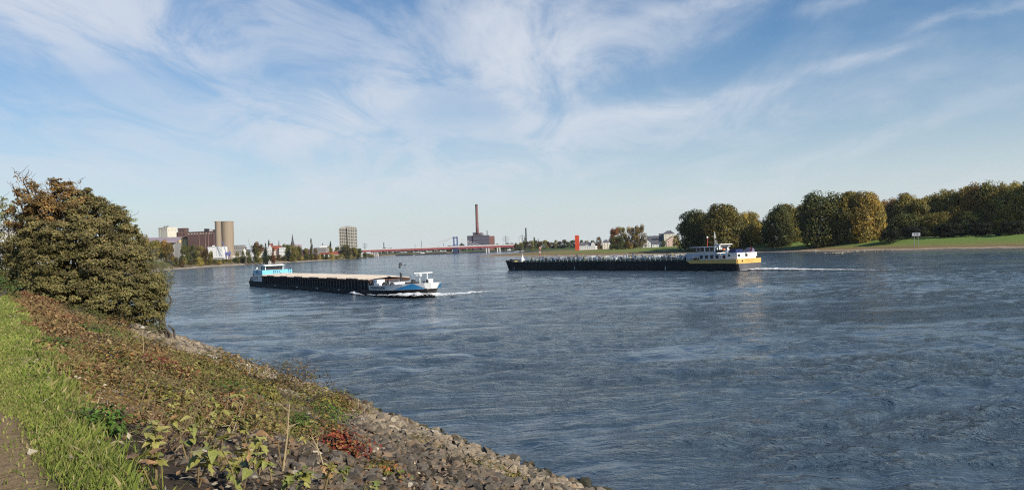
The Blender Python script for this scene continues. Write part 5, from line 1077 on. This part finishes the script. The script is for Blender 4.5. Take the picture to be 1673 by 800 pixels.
near_tree('bushy_tree', 'big brown-olive bushy tree with golden top on the near bank', ft,
    [(105, 330, 34, 49.5, 1), (75, 345, 30, 49, 1), (60, 330, 22, 49, 1), (130, 345, 36, 50, 0), (160, 352, 32, 50, 0), (185, 372, 32, 50, 0), (205, 398, 30, 50, 0), (70, 385, 44, 48.5, 0), (110, 385, 48, 48.5, 0), (150, 395, 46, 48.5, 0), (50, 365, 30, 50, 1), (45, 405, 34, 49.5, 3), (190, 415, 38, 48, 0), (222, 425, 28, 49, 0), (38, 440, 32, 49, 3), (75, 430, 44, 48, 3), (120, 440, 50, 47.5, 3), (165, 445, 48, 47.5, 0), (205, 455, 40, 47.5, 0), (235, 470, 34, 48.5, 3), (40, 478, 34, 47.5, 3), (80, 475, 40, 47, 3), (125, 480, 42, 46.5, 3), (170, 488, 40, 46.5, 3), (210, 492, 38, 46.8, 3), (248, 500, 26, 48, 3), (30, 500, 24, 47, 3), (65, 503, 24, 46.5, 3), (150, 508, 22, 46, 3), (225, 512, 20, 47, 3), (100, 305, 16, 49.5, 1), (190, 345, 14, 50, 0), (35, 315, 10, 49, 1), (240, 520, 14, 48, 3), (200, 518, 16, 47, 3), (110, 512, 16, 46.5, 3), (22, 420, 14, 48.5, 3), (15, 455, 12, 48, 3), (215, 375, 10, 50, 0), (232, 405, 10, 50, 0), (140, 318, 12, 50, 0), (165, 330, 10, 50, 0), (55, 302, 8, 49, 1), (20, 345, 9, 49, 1), (258, 478, 14, 48.5, 0), (85, 296, 6, 49.5, 1), (118, 312, 7, 50, 1), (150, 324, 6, 50, 0), (176, 338, 6, 50, 0), (208, 358, 6, 50, 0), (226, 386, 6, 50, 0), (244, 420, 7, 49, 0), (256, 450, 6, 49, 0), (268, 496, 7, 48, 3), (12, 400, 7, 49, 3), (8, 470, 6, 48, 3), (14, 365, 6, 49, 1), (28, 330, 6, 49, 1), (132, 328, 8, 50, 1), (196, 352, 8, 50, 0)],
    .14, 2500, [BROWN, GOLD, LIME, OLV], twigs=26, seed=3, stems=9)
near_tree('golden_sapling', 'sparse orange-leaved sapling leaning out of the big bush top', bankpt(58, 4.2), [(38, 296, 9, 51, 0), (30, 285, 7, 51, 0), (48, 303, 9, 51, 0), (60, 310, 10, 51, 0), (118, 302, 6, 51, 0), (128, 300, 4, 51, 0), (22, 306, 4, 51, 0), (80, 316, 12, 51, 0)], .15, 320, [GOLD], twigs=16, seed=5, stems=2, sp=.3)
near_tree('lime_tree', 'yellow-green tree behind the right shoulder of the big bush', bankpt(66, 6.5), [(180, 350, 22, 58, 0), (195, 362, 24, 58, 0), (205, 385, 22, 58, 0), (170, 365, 24, 58, 0), (190, 400, 30, 58, 0)], .17, 620, [LIME], seed=6, stems=3, sp=.3)
near_tree('willow_shrub', 'pale green willow shrub at the water edge right of the big bush', bankpt(64, 11.5), [(250, 440, 22, 58, 0), (262, 462, 22, 58, 0), (240, 465, 26, 58, 0), (258, 488, 20, 58, 0), (270, 445, 14, 59, 0), (238, 430, 18, 59, 0), (262, 508, 15, 59, 0), (246, 515, 16, 58.5, 0), (255, 528, 12, 58, 0), (250, 540, 11, 58, 0), (240, 536, 11, 57.5, 0), (262, 535, 9, 58.5, 0)], .15, 800, [SALE], 'shrub', 14, 7, asp=.32, stems=4, sp=.2)
near_tree('pale_tree', 'pale green tree at the left edge behind the big bush', bankpt(62, 1.5), [(5, 345, 20, 54, 0), (20, 360, 18, 54, 0), (-15, 370, 28, 54, 0), (8, 395, 26, 54, 1), (25, 410, 22, 54, 1), (-10, 420, 30, 54, 1), (15, 440, 26, 53, 1), (0, 330, 12, 55, 0)], .16, 520, [SALE, OLV], twigs=10, seed=8, stems=3, sp=.3)
near_tree('green_shrub', 'dark green shrub beside the grass at the left edge', bankpt(46, .6), [(5, 470, 24, 42, 0), (-20, 460, 30, 42, 0), (18, 485, 16, 41, 0), (0, 495, 14, 40, 0)], .12, 800, [GRN], 'shrub', 4, 9, stems=2, sp=.2)
x, gz, w, h = span(-60, 22, 368, 330); o = empty('white_hall', (x, 340, gz), 0, 'white flat hall glimpsed at the left edge behind the trees', 'hall'); MB().box(-w / 2, w / 2, -8, 8, -1, h - 2).build('wall', WHITE, o); MB().box(-w / 2 - .5, w / 2 + .5, -8.5, 8.5, h - 2, h).build('roof', LGREY, o); wallwin(o, w, -8, h * .35, h * .7, 8, 1, 2.2, 1.4)

# ------------------------------------------------------------------ grass verge
def build_grass():
    n = 120000; r = RNG
    u = 3.5 + (r.random(n) ** 1.7) * 60; v = r.uniform(-9, .95, n)
    near = u < 14
    v = np.where(r.random(n) < .8, r.uniform(-.6, 1.1, n), v) ; v = np.where(near & (v < -1.2), r.uniform(-.2, .9, n), v)
    # the trodden path stays thin, the slope edge frays out
    nz = np.array([mnoise.noise((a * .7, b * .9, 7)) for a, b in zip(u, v)])
    bare = np.clip((20 - u) / 8, 0, 1) * np.clip((.57 + nz * .3 - np.clip((u - 6.5) * .10, 0, .8) - v) / .15, 0, 1) * (v > -4)
    keep = (r.random(n) > bare * .93) & (r.random(n) > np.clip((v + nz * .6 - .56) / .35, 0, 1) * .95)
    u, v, nz = u[keep], v[keep], nz[keep]; n = len(u)
    x = u * UX + v * VX; y = u * UY + v * VY; z = np.array([bankz(a, b) for a, b in zip(u, v)])
    h = r.uniform(.035, .085, n) * np.where(v < .35, .55, 1) * (1 + 1.3 * np.clip((v - .45) * 3, 0, 1)) * (1 + .5 * nz) * np.where(u < 9, 1.15, 1); wd = r.uniform(.004, .009, n) * np.clip(u / 7, 1, 5)
    lean = r.normal(size=(n, 2)) * .45; lean[:, 0] += .15; a = r.uniform(0, 6.28, n); dx, dy = np.cos(a) * wd, np.sin(a) * wd
    b0 = np.stack([x - dx, y - dy, z - .01], 1); b1 = np.stack([x + dx, y + dy, z - .01], 1)
    m0 = np.stack([x - dx * .7 + lean[:, 0] * h * .3, y - dy * .7 + lean[:, 1] * h * .3, z + h * .6], 1); m1 = np.stack([x + dx * .7 + lean[:, 0] * h * .3, y + dy * .7 + lean[:, 1] * h * .3, z + h * .6], 1); t = np.stack([x + lean[:, 0] * h * .9, y + lean[:, 1] * h * .9, z + h], 1)
    V_ = np.stack([b0, b1, m1, t, m0], 1).reshape(-1, 3); F_ = np.arange(n * 5).reshape(-1, 5)
    pal = np.array([[.225, .27, .052], [.185, .24, .045], [.275, .305, .075], [.14, .19, .038], [.34, .29, .115], [.42, .34, .17]]); k = r.choice(6, n, p=[.29, .23, .2, .11, .11, .06])
    col = pal[k] * r.uniform(.7, 1.25, n)[:, None] * (1 + .35 * nz)[:, None]
    dry = (np.clip(.5 - v * 1.6, 0, 1) * (u < 14) * r.random(n))[:, None]; col = col * (1 - dry) + np.array([.24, .19, .085]) * dry
    o = add('grass', mesh_np('grass', V_, F_, LEAFC, col=np.repeat(col, 5, 0))); props(o, 'bright green grass verge between dirt path and stone slope', 'grass', kind='stuff')
build_grass()

# ------------------------------------------------------------------ creeping ground cover on the slope
def cover_leaves(n, uf, size, pal_of, hmul, name, label):
    r = RNG; U_, V2, H_ = [], [], []
    u = uf(n); vm = np.array([cover_max(a) for a in u]); v = .75 + (vm - .6) * r.random(n)
    nz = np.array([mnoise.noise((a * .22, b * .3, 3)) + .5 * mnoise.noise((a * .8, b * .9, 9)) for a, b in zip(u, v)])
    edge = np.clip((vm - v) / 1.2, 0, 1) * np.clip((v - .7) / .5, 0, 1)
    keep = r.random(n) < np.clip(.35 + edge * .8 + nz * .6, 0, 1) * np.clip((v - .55) / .35, .25, 1)
    u, v, nz, vm = u[keep], v[keep], nz[keep], vm[keep]; n = len(u)
    x = u * UX + v * VX; y = u * UY + v * VY; z = np.array([bankz(a, b) for a, b in zip(u, v)])
    hb = np.clip(.13 + nz * .50 + .16 * np.array([mnoise.noise((a * 1.6, b * 1.6, 4)) for a, b in zip(u, v)]), .02, 1) * hmul * np.clip((v - .6) / 1.2, .35, 1) * np.clip(.25 + (u - 9) / 9, .3, 1)
    zz = z + hb * r.random(n) ** .45
    c = np.stack([x, y, zz], 1); N = np.stack([np.full(n, .25), np.full(n, -.1), np.ones(n)], 1) + r.normal(size=(n, 3)) * .55
    V_, F_ = leaf_geo(c, N, r.uniform(.6, 1.35, n) * size * np.clip(.55 + u / 40, .6, 1.6), .62, .14)
    col = pal_of(u, v, nz, n) * r.uniform(.65, 1.3, n)[:, None]
    o = add(name, mesh_np(name, V_, F_, LEAFC, col=np.repeat(col, 4, 0))); props(o, label, 'ground cover', kind='stuff')
def pal_cover(u, v, nz, n):
    dry = np.array([[.26, .15, .06], [.32, .20, .085], [.19, .10, .045], [.38, .27, .13], [.14, .085, .04]]); grn = np.array([[.17, .165, .042], [.23, .21, .055], [.11, .115, .032], [.28, .245, .075], [.16, .125, .045]]); red = np.array([[.22, .05, .03], [.17, .045, .03]])
    t = np.clip(.62 - (v - 2.2) * .20 + (u - 18) * .012 + nz * .55, .05, .95); k = RNG.random(n)
    c = np.where((k < t)[:, None], dry[RNG.integers(0, 5, n)], grn[RNG.integers(0, 5, n)])
    rr = RNG.random(n) < np.clip(nz - .35, 0, .4); c[rr] = red[RNG.integers(0, 2, rr.sum())]; return c
cover_leaves(120000, lambda n: 9.5 + RNG.random(n) ** 1.35 * 52, .085, pal_cover, 1.0, 'creeping_ground_cover', 'mat of brown and olive creeping leaves over the slope')
def litter():
    r = RNG; n = 7000; u = 4.5 + r.random(n) ** 1.5 * 26; v = r.uniform(.45, 8, n); z = np.array([bankz(a, b) for a, b in zip(u, v)])
    c = np.stack([u * UX + v * VX, u * UY + v * VY, z + r.uniform(.02, .10, n)], 1); N = np.stack([np.zeros(n), np.zeros(n), np.ones(n)], 1) + r.normal(size=(n, 3)) * .5
    stick = r.random(n) < .35; asp = np.where(stick, .05, .6)[:, None]; S = np.where(stick, r.uniform(.08, .26, n), r.uniform(.04, .08, n))
    V_, F_ = leaf_geo(c, N, S, asp, .05); pal = np.array([[.30, .20, .10], [.22, .12, .055], [.42, .34, .22], [.15, .09, .05], [.5, .44, .32]]); col = pal[r.integers(0, 5, n)] * r.uniform(.7, 1.2, n)[:, None]
    o = add('leaf_litter', mesh_np('leaf_litter', V_, F_, LEAFC, col=np.repeat(col, 4, 0))); props(o, 'dry leaves and straw scattered over the slope', 'leaf litter', kind='stuff')
litter()

# ------------------------------------------------------------------ single plants on the slope
def clump(name, label, u, v, w, h, n, leaf, pal, cat='plant', group=None, stems=7, seed=1, asp=.6):
    r = np.random.default_rng(seed); p = bankpt(u, v); o = empty(name, p, 0, label, cat, group); rr = random.Random(seed)
    d = r.normal(size=(n, 3)); d /= np.linalg.norm(d, axis=1)[:, None]; d[:, 2] = np.abs(d[:, 2]); k = r.random(n) ** .4
    lob = 1 + .35 * np.sin(np.arctan2(d[:, 1], d[:, 0]) * 3 + seed)
    c = d * k[:, None] * np.stack([lob * w / 2, lob * w / 2, lob * 0 + h], 1) + r.normal(size=(n, 3)) * .03; c[:, 2] -= c[:, 0] * .35 * VX * .5
    V_, F_ = leaf_geo(c, d + np.array([.2, -.2, .6]) + r.normal(size=(n, 3)) * .4, r.uniform(.6, 1.3, n) * leaf, asp, .14)
    pal = np.array(pal); col = pal[r.integers(0, len(pal), n)] * r.uniform(.65, 1.3, n)[:, None]
    add('foliage', mesh_np('foliage', V_, F_, LEAFC, col=np.repeat(col, 4, 0)), o); mb = MB()
    for k in range(stems): mb.tube([(rr.uniform(-.1, .1), rr.uniform(-.1, .1), -.1), (rr.uniform(-.25, .25) * w, rr.uniform(-.25, .25) * w, h * .5), (rr.uniform(-.45, .45) * w, rr.uniform(-.45, .45) * w, h * rr.uniform(.7, 1.1))], [.012, .008, .004], 5)
    mb.build('stems', BARK, o); return o
REDL = [(.27, .05, .032), (.21, .035, .026), (.33, .10, .04), (.16, .03, .022), (.30, .15, .05), (.15, .12, .035)]
YEL = [(.24, .22, .045), (.18, .18, .04), (.28, .24, .06), (.13, .14, .03), (.20, .13, .04)]
MIX = [(.15, .15, .035), (.26, .12, .04), (.11, .12, .03), (.30, .20, .05), (.09, .10, .026)]
FRESH = [(.08, .15, .025), (.10, .18, .03), (.06, .115, .02)]
clump('red_creeper', 'bright red creeper bush among the dark stones', 12.6, 4.9, 1.0, .42, 900, .075, REDL, 'bush', seed=2)
clump('red_creeper', 'red leaved tangle at the water side of the bramble', 31.5, 12.2, 2.0, .7, 900, .10, [(.20, .045, .03), (.15, .04, .028), (.12, .09, .03), (.24, .10, .04)], 'bush', seed=3)
clump('green_herb', 'fresh green nettle clump beside the bramble', 15.6, 5.2, .75, .4, 500, .08, FRESH, seed=4)
clump('green_herb', 'fresh green clump on the verge edge by the grass', 8.9, .95, .7, .3, 500, .06, FRESH, seed=5)
clump('green_herb', 'small dark green herb in the dry leaves near the grass', 18.0, 1.1, .8, .25, 300, .07, FRESH, seed=6)
clump('creeper_patch', 'orange and green creeper strip low among the stones', 18.6, 11.2, 1.9, .25, 500, .085, MIX, seed=7)
clump('creeper_patch', 'yellow-green creeper at the end of the low strip', 17.0, 11.4, 1.1, .22, 300, .085, YEL, seed=8)
clump('creeper_patch', 'orange and lime creeper below the red creeper bush', 11.2, 5.0, .75, .2, 350, .07, [(.3, .2, .05), (.14, .17, .035), (.33, .13, .04), (.10, .13, .03)], seed=9)
clump('creeper_patch', 'lime green creeper left of the red creeper bush', 13.2, 4.5, .6, .28, 300, .07, YEL, seed=10)
clump('bramble', 'tall brown-topped bramble nearest the water edge', 36.5, 11.8, 4.2, 1.5, 2200, .11, [(.19, .11, .05), (.14, .12, .04), (.12, .12, .03), (.24, .15, .07), (.09, .07, .03)], 'bush', seed=11, stems=20)
clump('bramble', 'yellow-green bramble in the middle of the slope', 24, 8.6, 3.0, .8, 1500, .10, YEL, 'bush', seed=12, stems=14)
clump('bramble', 'olive bramble mound below the big bush', 32, 7.6, 3.2, .8, 1500, .11, MIX, 'bush', seed=13, stems=14)
clump('bramble', 'reddish bramble at the stone edge', 28, 10.8, 2.4, .75, 1200, .10, [(.20, .10, .045), (.16, .06, .035), (.15, .14, .04), (.11, .10, .03)], 'bush', seed=14, stems=12)
clump('bramble', 'green leafy bramble below the willow shrub', 50, 4.2, 3.0, .7, 1300, .12, [(.10, .12, .03), (.14, .14, .04), (.07, .08, .024)], 'bush', seed=15)
clump('dry_weed', 'dry tan weed clump on the pale stones by the water', 21.5, 10.9, 1.4, .3, 300, .08, [(.3, .22, .10), (.22, .17, .07), (.14, .14, .04)], seed=16)
LEAFM = []
def big_leaf_meshes():
    for k, c in enumerate([(.30, .29, .07), (.22, .24, .055), (.36, .32, .10), (.16, .19, .045), (.36, .21, .09), (.24, .14, .065)]):
        m = paint(f'big_leaf_{k}', c, .55, .3, 14.0)
        for q in range(2):
            vs = [(0, 0, 0)]; fs = []; out = [(.0, .0), (.16, -.05), (.30, .12), (.27, .42), (.14, .72), (0, 1.0)] if q == 0 else [(0, 0), (.12, -.02), (.40, .22), (.20, .34), (.30, .66), (.10, .68), (0, 1.0)]
            R_ = [(x, y, .16 * abs(x) - .25 * y * y) for x, y in out]; Lf = [(-x, y, z) for x, y, z in R_[1:-1]][::-1]; mid = (0, .45, -.06)
            ring = R_ + Lf; vs = ring + [mid]; n = len(ring); fs = [(i, (i + 1) % n, n) for i in range(n)]
            LEAFM.append(mesh_np('leaf', vs, fs, m))
big_leaf_meshes()
def weed(label, u, v, h, nl, size, seed, cols, lean=(0, 0)):
    r = random.Random(seed); p = bankpt(u, v); o = empty('broadleaf_weed', p, r.uniform(0, 6.28), label, 'weed', 'broad-leaved weeds at the slope top'); mb = MB()
    for s in range(max(1, nl // 5)):
        a = r.uniform(0, 6.28); tip = Vector((math.cos(a) * h * r.uniform(.2, .6) + lean[0], math.sin(a) * h * r.uniform(.2, .6) + lean[1], h * r.uniform(.7, 1.1))); mid = tip * .5 + Vector((r.uniform(-.05, .05), r.uniform(-.05, .05), .06)); mb.tube([(0, 0, -.05), mid, tip], [.009, .007, .004], 5)
        for k in range(9):
            t = r.uniform(.3, 1.0); q = Vector((0, 0, 0)).lerp(mid, t * 2) if t < .5 else mid.lerp(tip, t * 2 - 1)
            c = r.choice(cols); me = LEAFM[c * 2 + r.randrange(2)]; lf = add('leaf', me, o, loc=q); s_ = size * r.uniform(.45, 1.05); lf.scale = (s_, s_, s_); lf.rotation_euler = (r.uniform(-.7, .5), r.uniform(-.5, .5), r.uniform(0, 6.28))
    mb.build('stem', paint('weed_stem', (.22, .16, .07), .8, .2, 5), o)
WS = [(6.6, 1.35, .42, 10, .15, (0, 1, 2), 'pale green weed in the bottom left corner of the slope'), (7.0, 1.75, .36, 10, .15, (2, 0), 'yellowish weed with drooping leaves in the lower foreground'), (7.6, 1.5, .5, 15, .13, (0, 2, 1), 'tall yellow-green weed beside the grass edge'), (8.2, 1.9, .45, 10, .12, (0, 1), 'spreading lime weed above the bare soil'), (9.2, 2.0, .55, 15, .13, (1, 0, 2), 'bushy green weed in the middle of the bare patch'), (8.6, 1.45, .4, 10, .11, (4, 0), 'half withered weed next to the verge'), (10.4, 2.3, .5, 15, .13, (0, 3), 'fresh weed growing below the bramble edge'), (7.0, 2.35, .32, 10, .13, (1, 3, 0), 'low dark weed at the bottom edge of the slope'), (7.6, 2.75, .3, 10, .11, (0, 2, 4), 'small yellow weed among the lowest dark stones'), (9.4, 2.9, .4, 10, .10, (4, 5, 2), 'withered brown weed among dark stones'), (11.6, 3.0, .55, 15, .13, (0, 2), 'pale leafy weed at the foot of the bramble'), (6.3, 1.0, .3, 10, .14, (5, 0, 4), 'brown curled weed at the lower end of the grass'), (8.4, 3.3, .25, 10, .10, (0, 3), 'tiny green weed low among the stones'), (12.8, 3.6, .5, 15, .12, (2, 0, 4), 'straw-coloured weed beside the lime creeper'), (6.7, 2.0, .35, 10, .14, (3, 1), 'dark green leaf weed at the lower picture edge'),
      (7.3, 1.15, .4, 15, .13, (0, 2), 'yellow leafy weed hugging the grass edge'), (7.9, 2.2, .42, 15, .14, (0, 2, 4), 'dense yellow-green weed in the lower middle of the slope'), (8.8, 2.4, .38, 15, .12, (2, 0), 'pale yellow weed left of the tall dry stalk'), (9.9, 2.6, .5, 15, .13, (0, 1, 2), 'large lime weed behind the tall dry stalk'), (10.8, 1.9, .45, 15, .12, (0, 4), 'leafy weed on the dark bare soil'), (7.2, 3.1, .3, 15, .12, (0, 2, 3), 'low leafy weed at the bottom edge among stones'), (8.0, 3.0, .28, 10, .11, (2, 4), 'yellowed weed in front of the lowest stones'), (6.5, 1.65, .38, 15, .14, (0, 1), 'lush weed at the very bottom of the slope'), (12.2, 2.6, .5, 15, .12, (0, 2, 5), 'upright weed against the brown leaf mat'), (11.2, 3.8, .4, 10, .11, (0, 4), 'thin weed beside the lime creeper')]
for i, (u, v, h, nl, sz, c, lb) in enumerate(WS): weed(lb, u, v, h, nl, sz, 30 + i, c)
def stalk(label, u, v, h, seed, lean, head=False):
    r = random.Random(seed); o = empty('dry_stalk', bankpt(u, v), 0, label, 'stalk'); mb = MB(); t = Vector((lean[0], lean[1], h)); mb.tube([(0, 0, -.05), t * .5 + Vector((.01, .02, 0)), t], [.012, .009, .005], 5)
    for k in range(6): q = t * r.uniform(.55, 1); mb.tube([q, q + Vector((r.uniform(-.14, .14), r.uniform(-.14, .14), r.uniform(.02, .16)))], [.004, .002], 4)
    mb.build('stem', paint('straw', (.42, .33, .18), .8, .2, 6), o)
    if head: MB().lathe([(.01, h - .03), (.05, h), (.06, h + .03), (.01, h + .05)], lean[0], lean[1], 8).build('seed_head', paint('pale_head', (.6, .55, .45), .8), o)
stalk('tall dry stalk standing over the dark stones', 8.9, 2.75, .75, 1, (.08, .1)); stalk('thin stalk with pale seed head on the brown slope', 21.5, 3.2, .95, 2, (0, .05), True); stalk('bent straw stalk near the bramble foot', 11.0, 2.7, .5, 3, (.25, -.1)); stalk('short straw stalk by the fresh weed', 9.8, 3.6, .45, 4, (-.2, .1))
def pebble(label, u, v, s, col):
    hv, hf = HULLS[3]; o = add('pebble', mesh_np('pebble', hv * s, hf.tolist(), STONE, col=np.tile(np.array(col), (len(hv), 1))), loc=bankpt(u, v, s * .12)); props(o, label, 'stone')
pebble('single pale stone lying on the dirt path', 7.75, .27, .12, (.55, .48, .36))

# ------------------------------------------------------------------ tangle: runners, dead stalks, tufts
def tangle():
    r = random.Random(77); mb = MB()
    for k in range(900):
        u = 8 + r.random() ** 1.1 * 44; v = 1.3 + (cover_max(u) + .8 - 1.3) * r.random(); p = bankpt(u, v, r.uniform(.0, .12)); L_ = r.uniform(.2, .6) * (1 + u / 60); a = r.uniform(0, 6.28); q = p + Vector((math.cos(a) * L_ * .5, math.sin(a) * L_ * .5, r.uniform(.05, .35))); e = q + Vector((math.cos(a + .5) * L_ * .5, math.sin(a + .5) * L_ * .5, r.uniform(-.25, .2)))
        w = .0032 * (1 + u / 22); mb.tube([p, q, e], [w, w * .8, w * .4], 3, False)
    o = mb.build('bramble_runners', paint('runner_stem', (.20, .13, .07), .85, .4, 3)); props(o, 'tangle of dry brown runners and dead stems over the slope', 'runners', kind='stuff')
    n = 26000; u = 7 + RNG.random(n) ** 1.5 * 46; v = .8 + (np.array([cover_max(a) for a in u]) + .6 - .8) * RNG.random(n)
    nz = np.array([mnoise.noise((a * .9, b * 1.1, 21)) for a, b in zip(u, v)]); k = (nz > .16) & (u > 10); u, v, nz = u[k], v[k], nz[k]; n = len(u)
    x = u * UX + v * VX; y = u * UY + v * VY; z = np.array([bankz(a, b) for a, b in zip(u, v)]); h = RNG.uniform(.08, .26, n) * (.6 + nz) * (.6 + u / 40); w = RNG.uniform(.003, .007, n) * (1 + u / 14); a = RNG.uniform(0, 6.28, n); ln = RNG.normal(size=(n, 2)) * .6
    V_ = np.stack([np.stack([x - np.cos(a) * w, y - np.sin(a) * w, z], 1), np.stack([x + np.cos(a) * w, y + np.sin(a) * w, z], 1), np.stack([x + ln[:, 0] * h, y + ln[:, 1] * h, z + h], 1)], 1).reshape(-1, 3)
    pal = np.array([[.30, .26, .09], [.22, .24, .06], [.34, .26, .12], [.16, .19, .045], [.27, .17, .08]]); col = pal[RNG.integers(0, 5, n)] * RNG.uniform(.7, 1.25, n)[:, None]
    o = add('rough_grass', mesh_np('rough_grass', V_, np.arange(n * 3).reshape(-1, 3), LEAFC, col=np.repeat(col, 3, 0))); props(o, 'rough yellowing grass tufts between the creeping leaves', 'grass', kind='stuff')
tangle()
PLANTW = [('yellowing', YEL), ('rusty', [(.24, .12, .05), (.30, .17, .06), (.17, .09, .04)]), ('olive', MIX), ('fresh green', FRESH), ('straw-brown', [(.33, .25, .12), (.25, .18, .08), (.18, .15, .05)])]
rw = random.Random(9); WHERE = [(13, 2.2, 'just above the bare stones'), (14.5, 3.6, 'at the upper edge of the bare stones'), (17, 2.0, 'next to the brown leaf drift'), (19, 4.5, 'in the middle of the slope'), (22, 2.4, 'above the stalk with the pale head'), (22, 6.4, 'towards the stone edge'), (26, 4.0, 'halfway to the big bush'), (27, 7.6, 'beside the reddish bramble'), (31, 3.0, 'near the grass halfway to the bush'), (33, 5.4, 'in the far middle of the slope'), (38, 4.5, 'in front of the big bush'), (42, 5.0, 'below the big bush on the water side'), (16.5, 6.0, 'beside the nettle clump'), (20, 7.4, 'at the edge of the pale stones'), (44, 3.2, 'under the left part of the big bush')]
for i, (u, v, wh) in enumerate(WHERE):
    nm, pl = PLANTW[i % 5]; clump('slope_weed', f'{nm} weed tuft {wh}', u, v, rw.uniform(.9, 1.6) * (.7 + u / 40), rw.uniform(.3, .6) * (.7 + u / 50), 420, .075 * (.8 + u / 45), pl, 'weed', 'weed tufts on the slope', 8, 200 + i)

# ------------------------------------------------------------------ thin autumn haze
def build_haze():
    m = bpy.data.materials.new('haze_air'); m.use_nodes = True; nt = m.node_tree; nt.nodes.clear(); g = G(nt)
    out = g.n('ShaderNodeOutputMaterial'); v = g.n('ShaderNodeVolumePrincipled'); v.inputs['Color'].default_value = (.86, .92, 1, 1); v.inputs['Density'].default_value = .000032; v.inputs['Anisotropy'].default_value = .2
    g.link(v.outputs[0], out.inputs['Volume'])
    o = MB().box(-6400, 6400, -600, 6400, -4, 200).build('haze', m); props(o, kind='stuff')
build_haze()
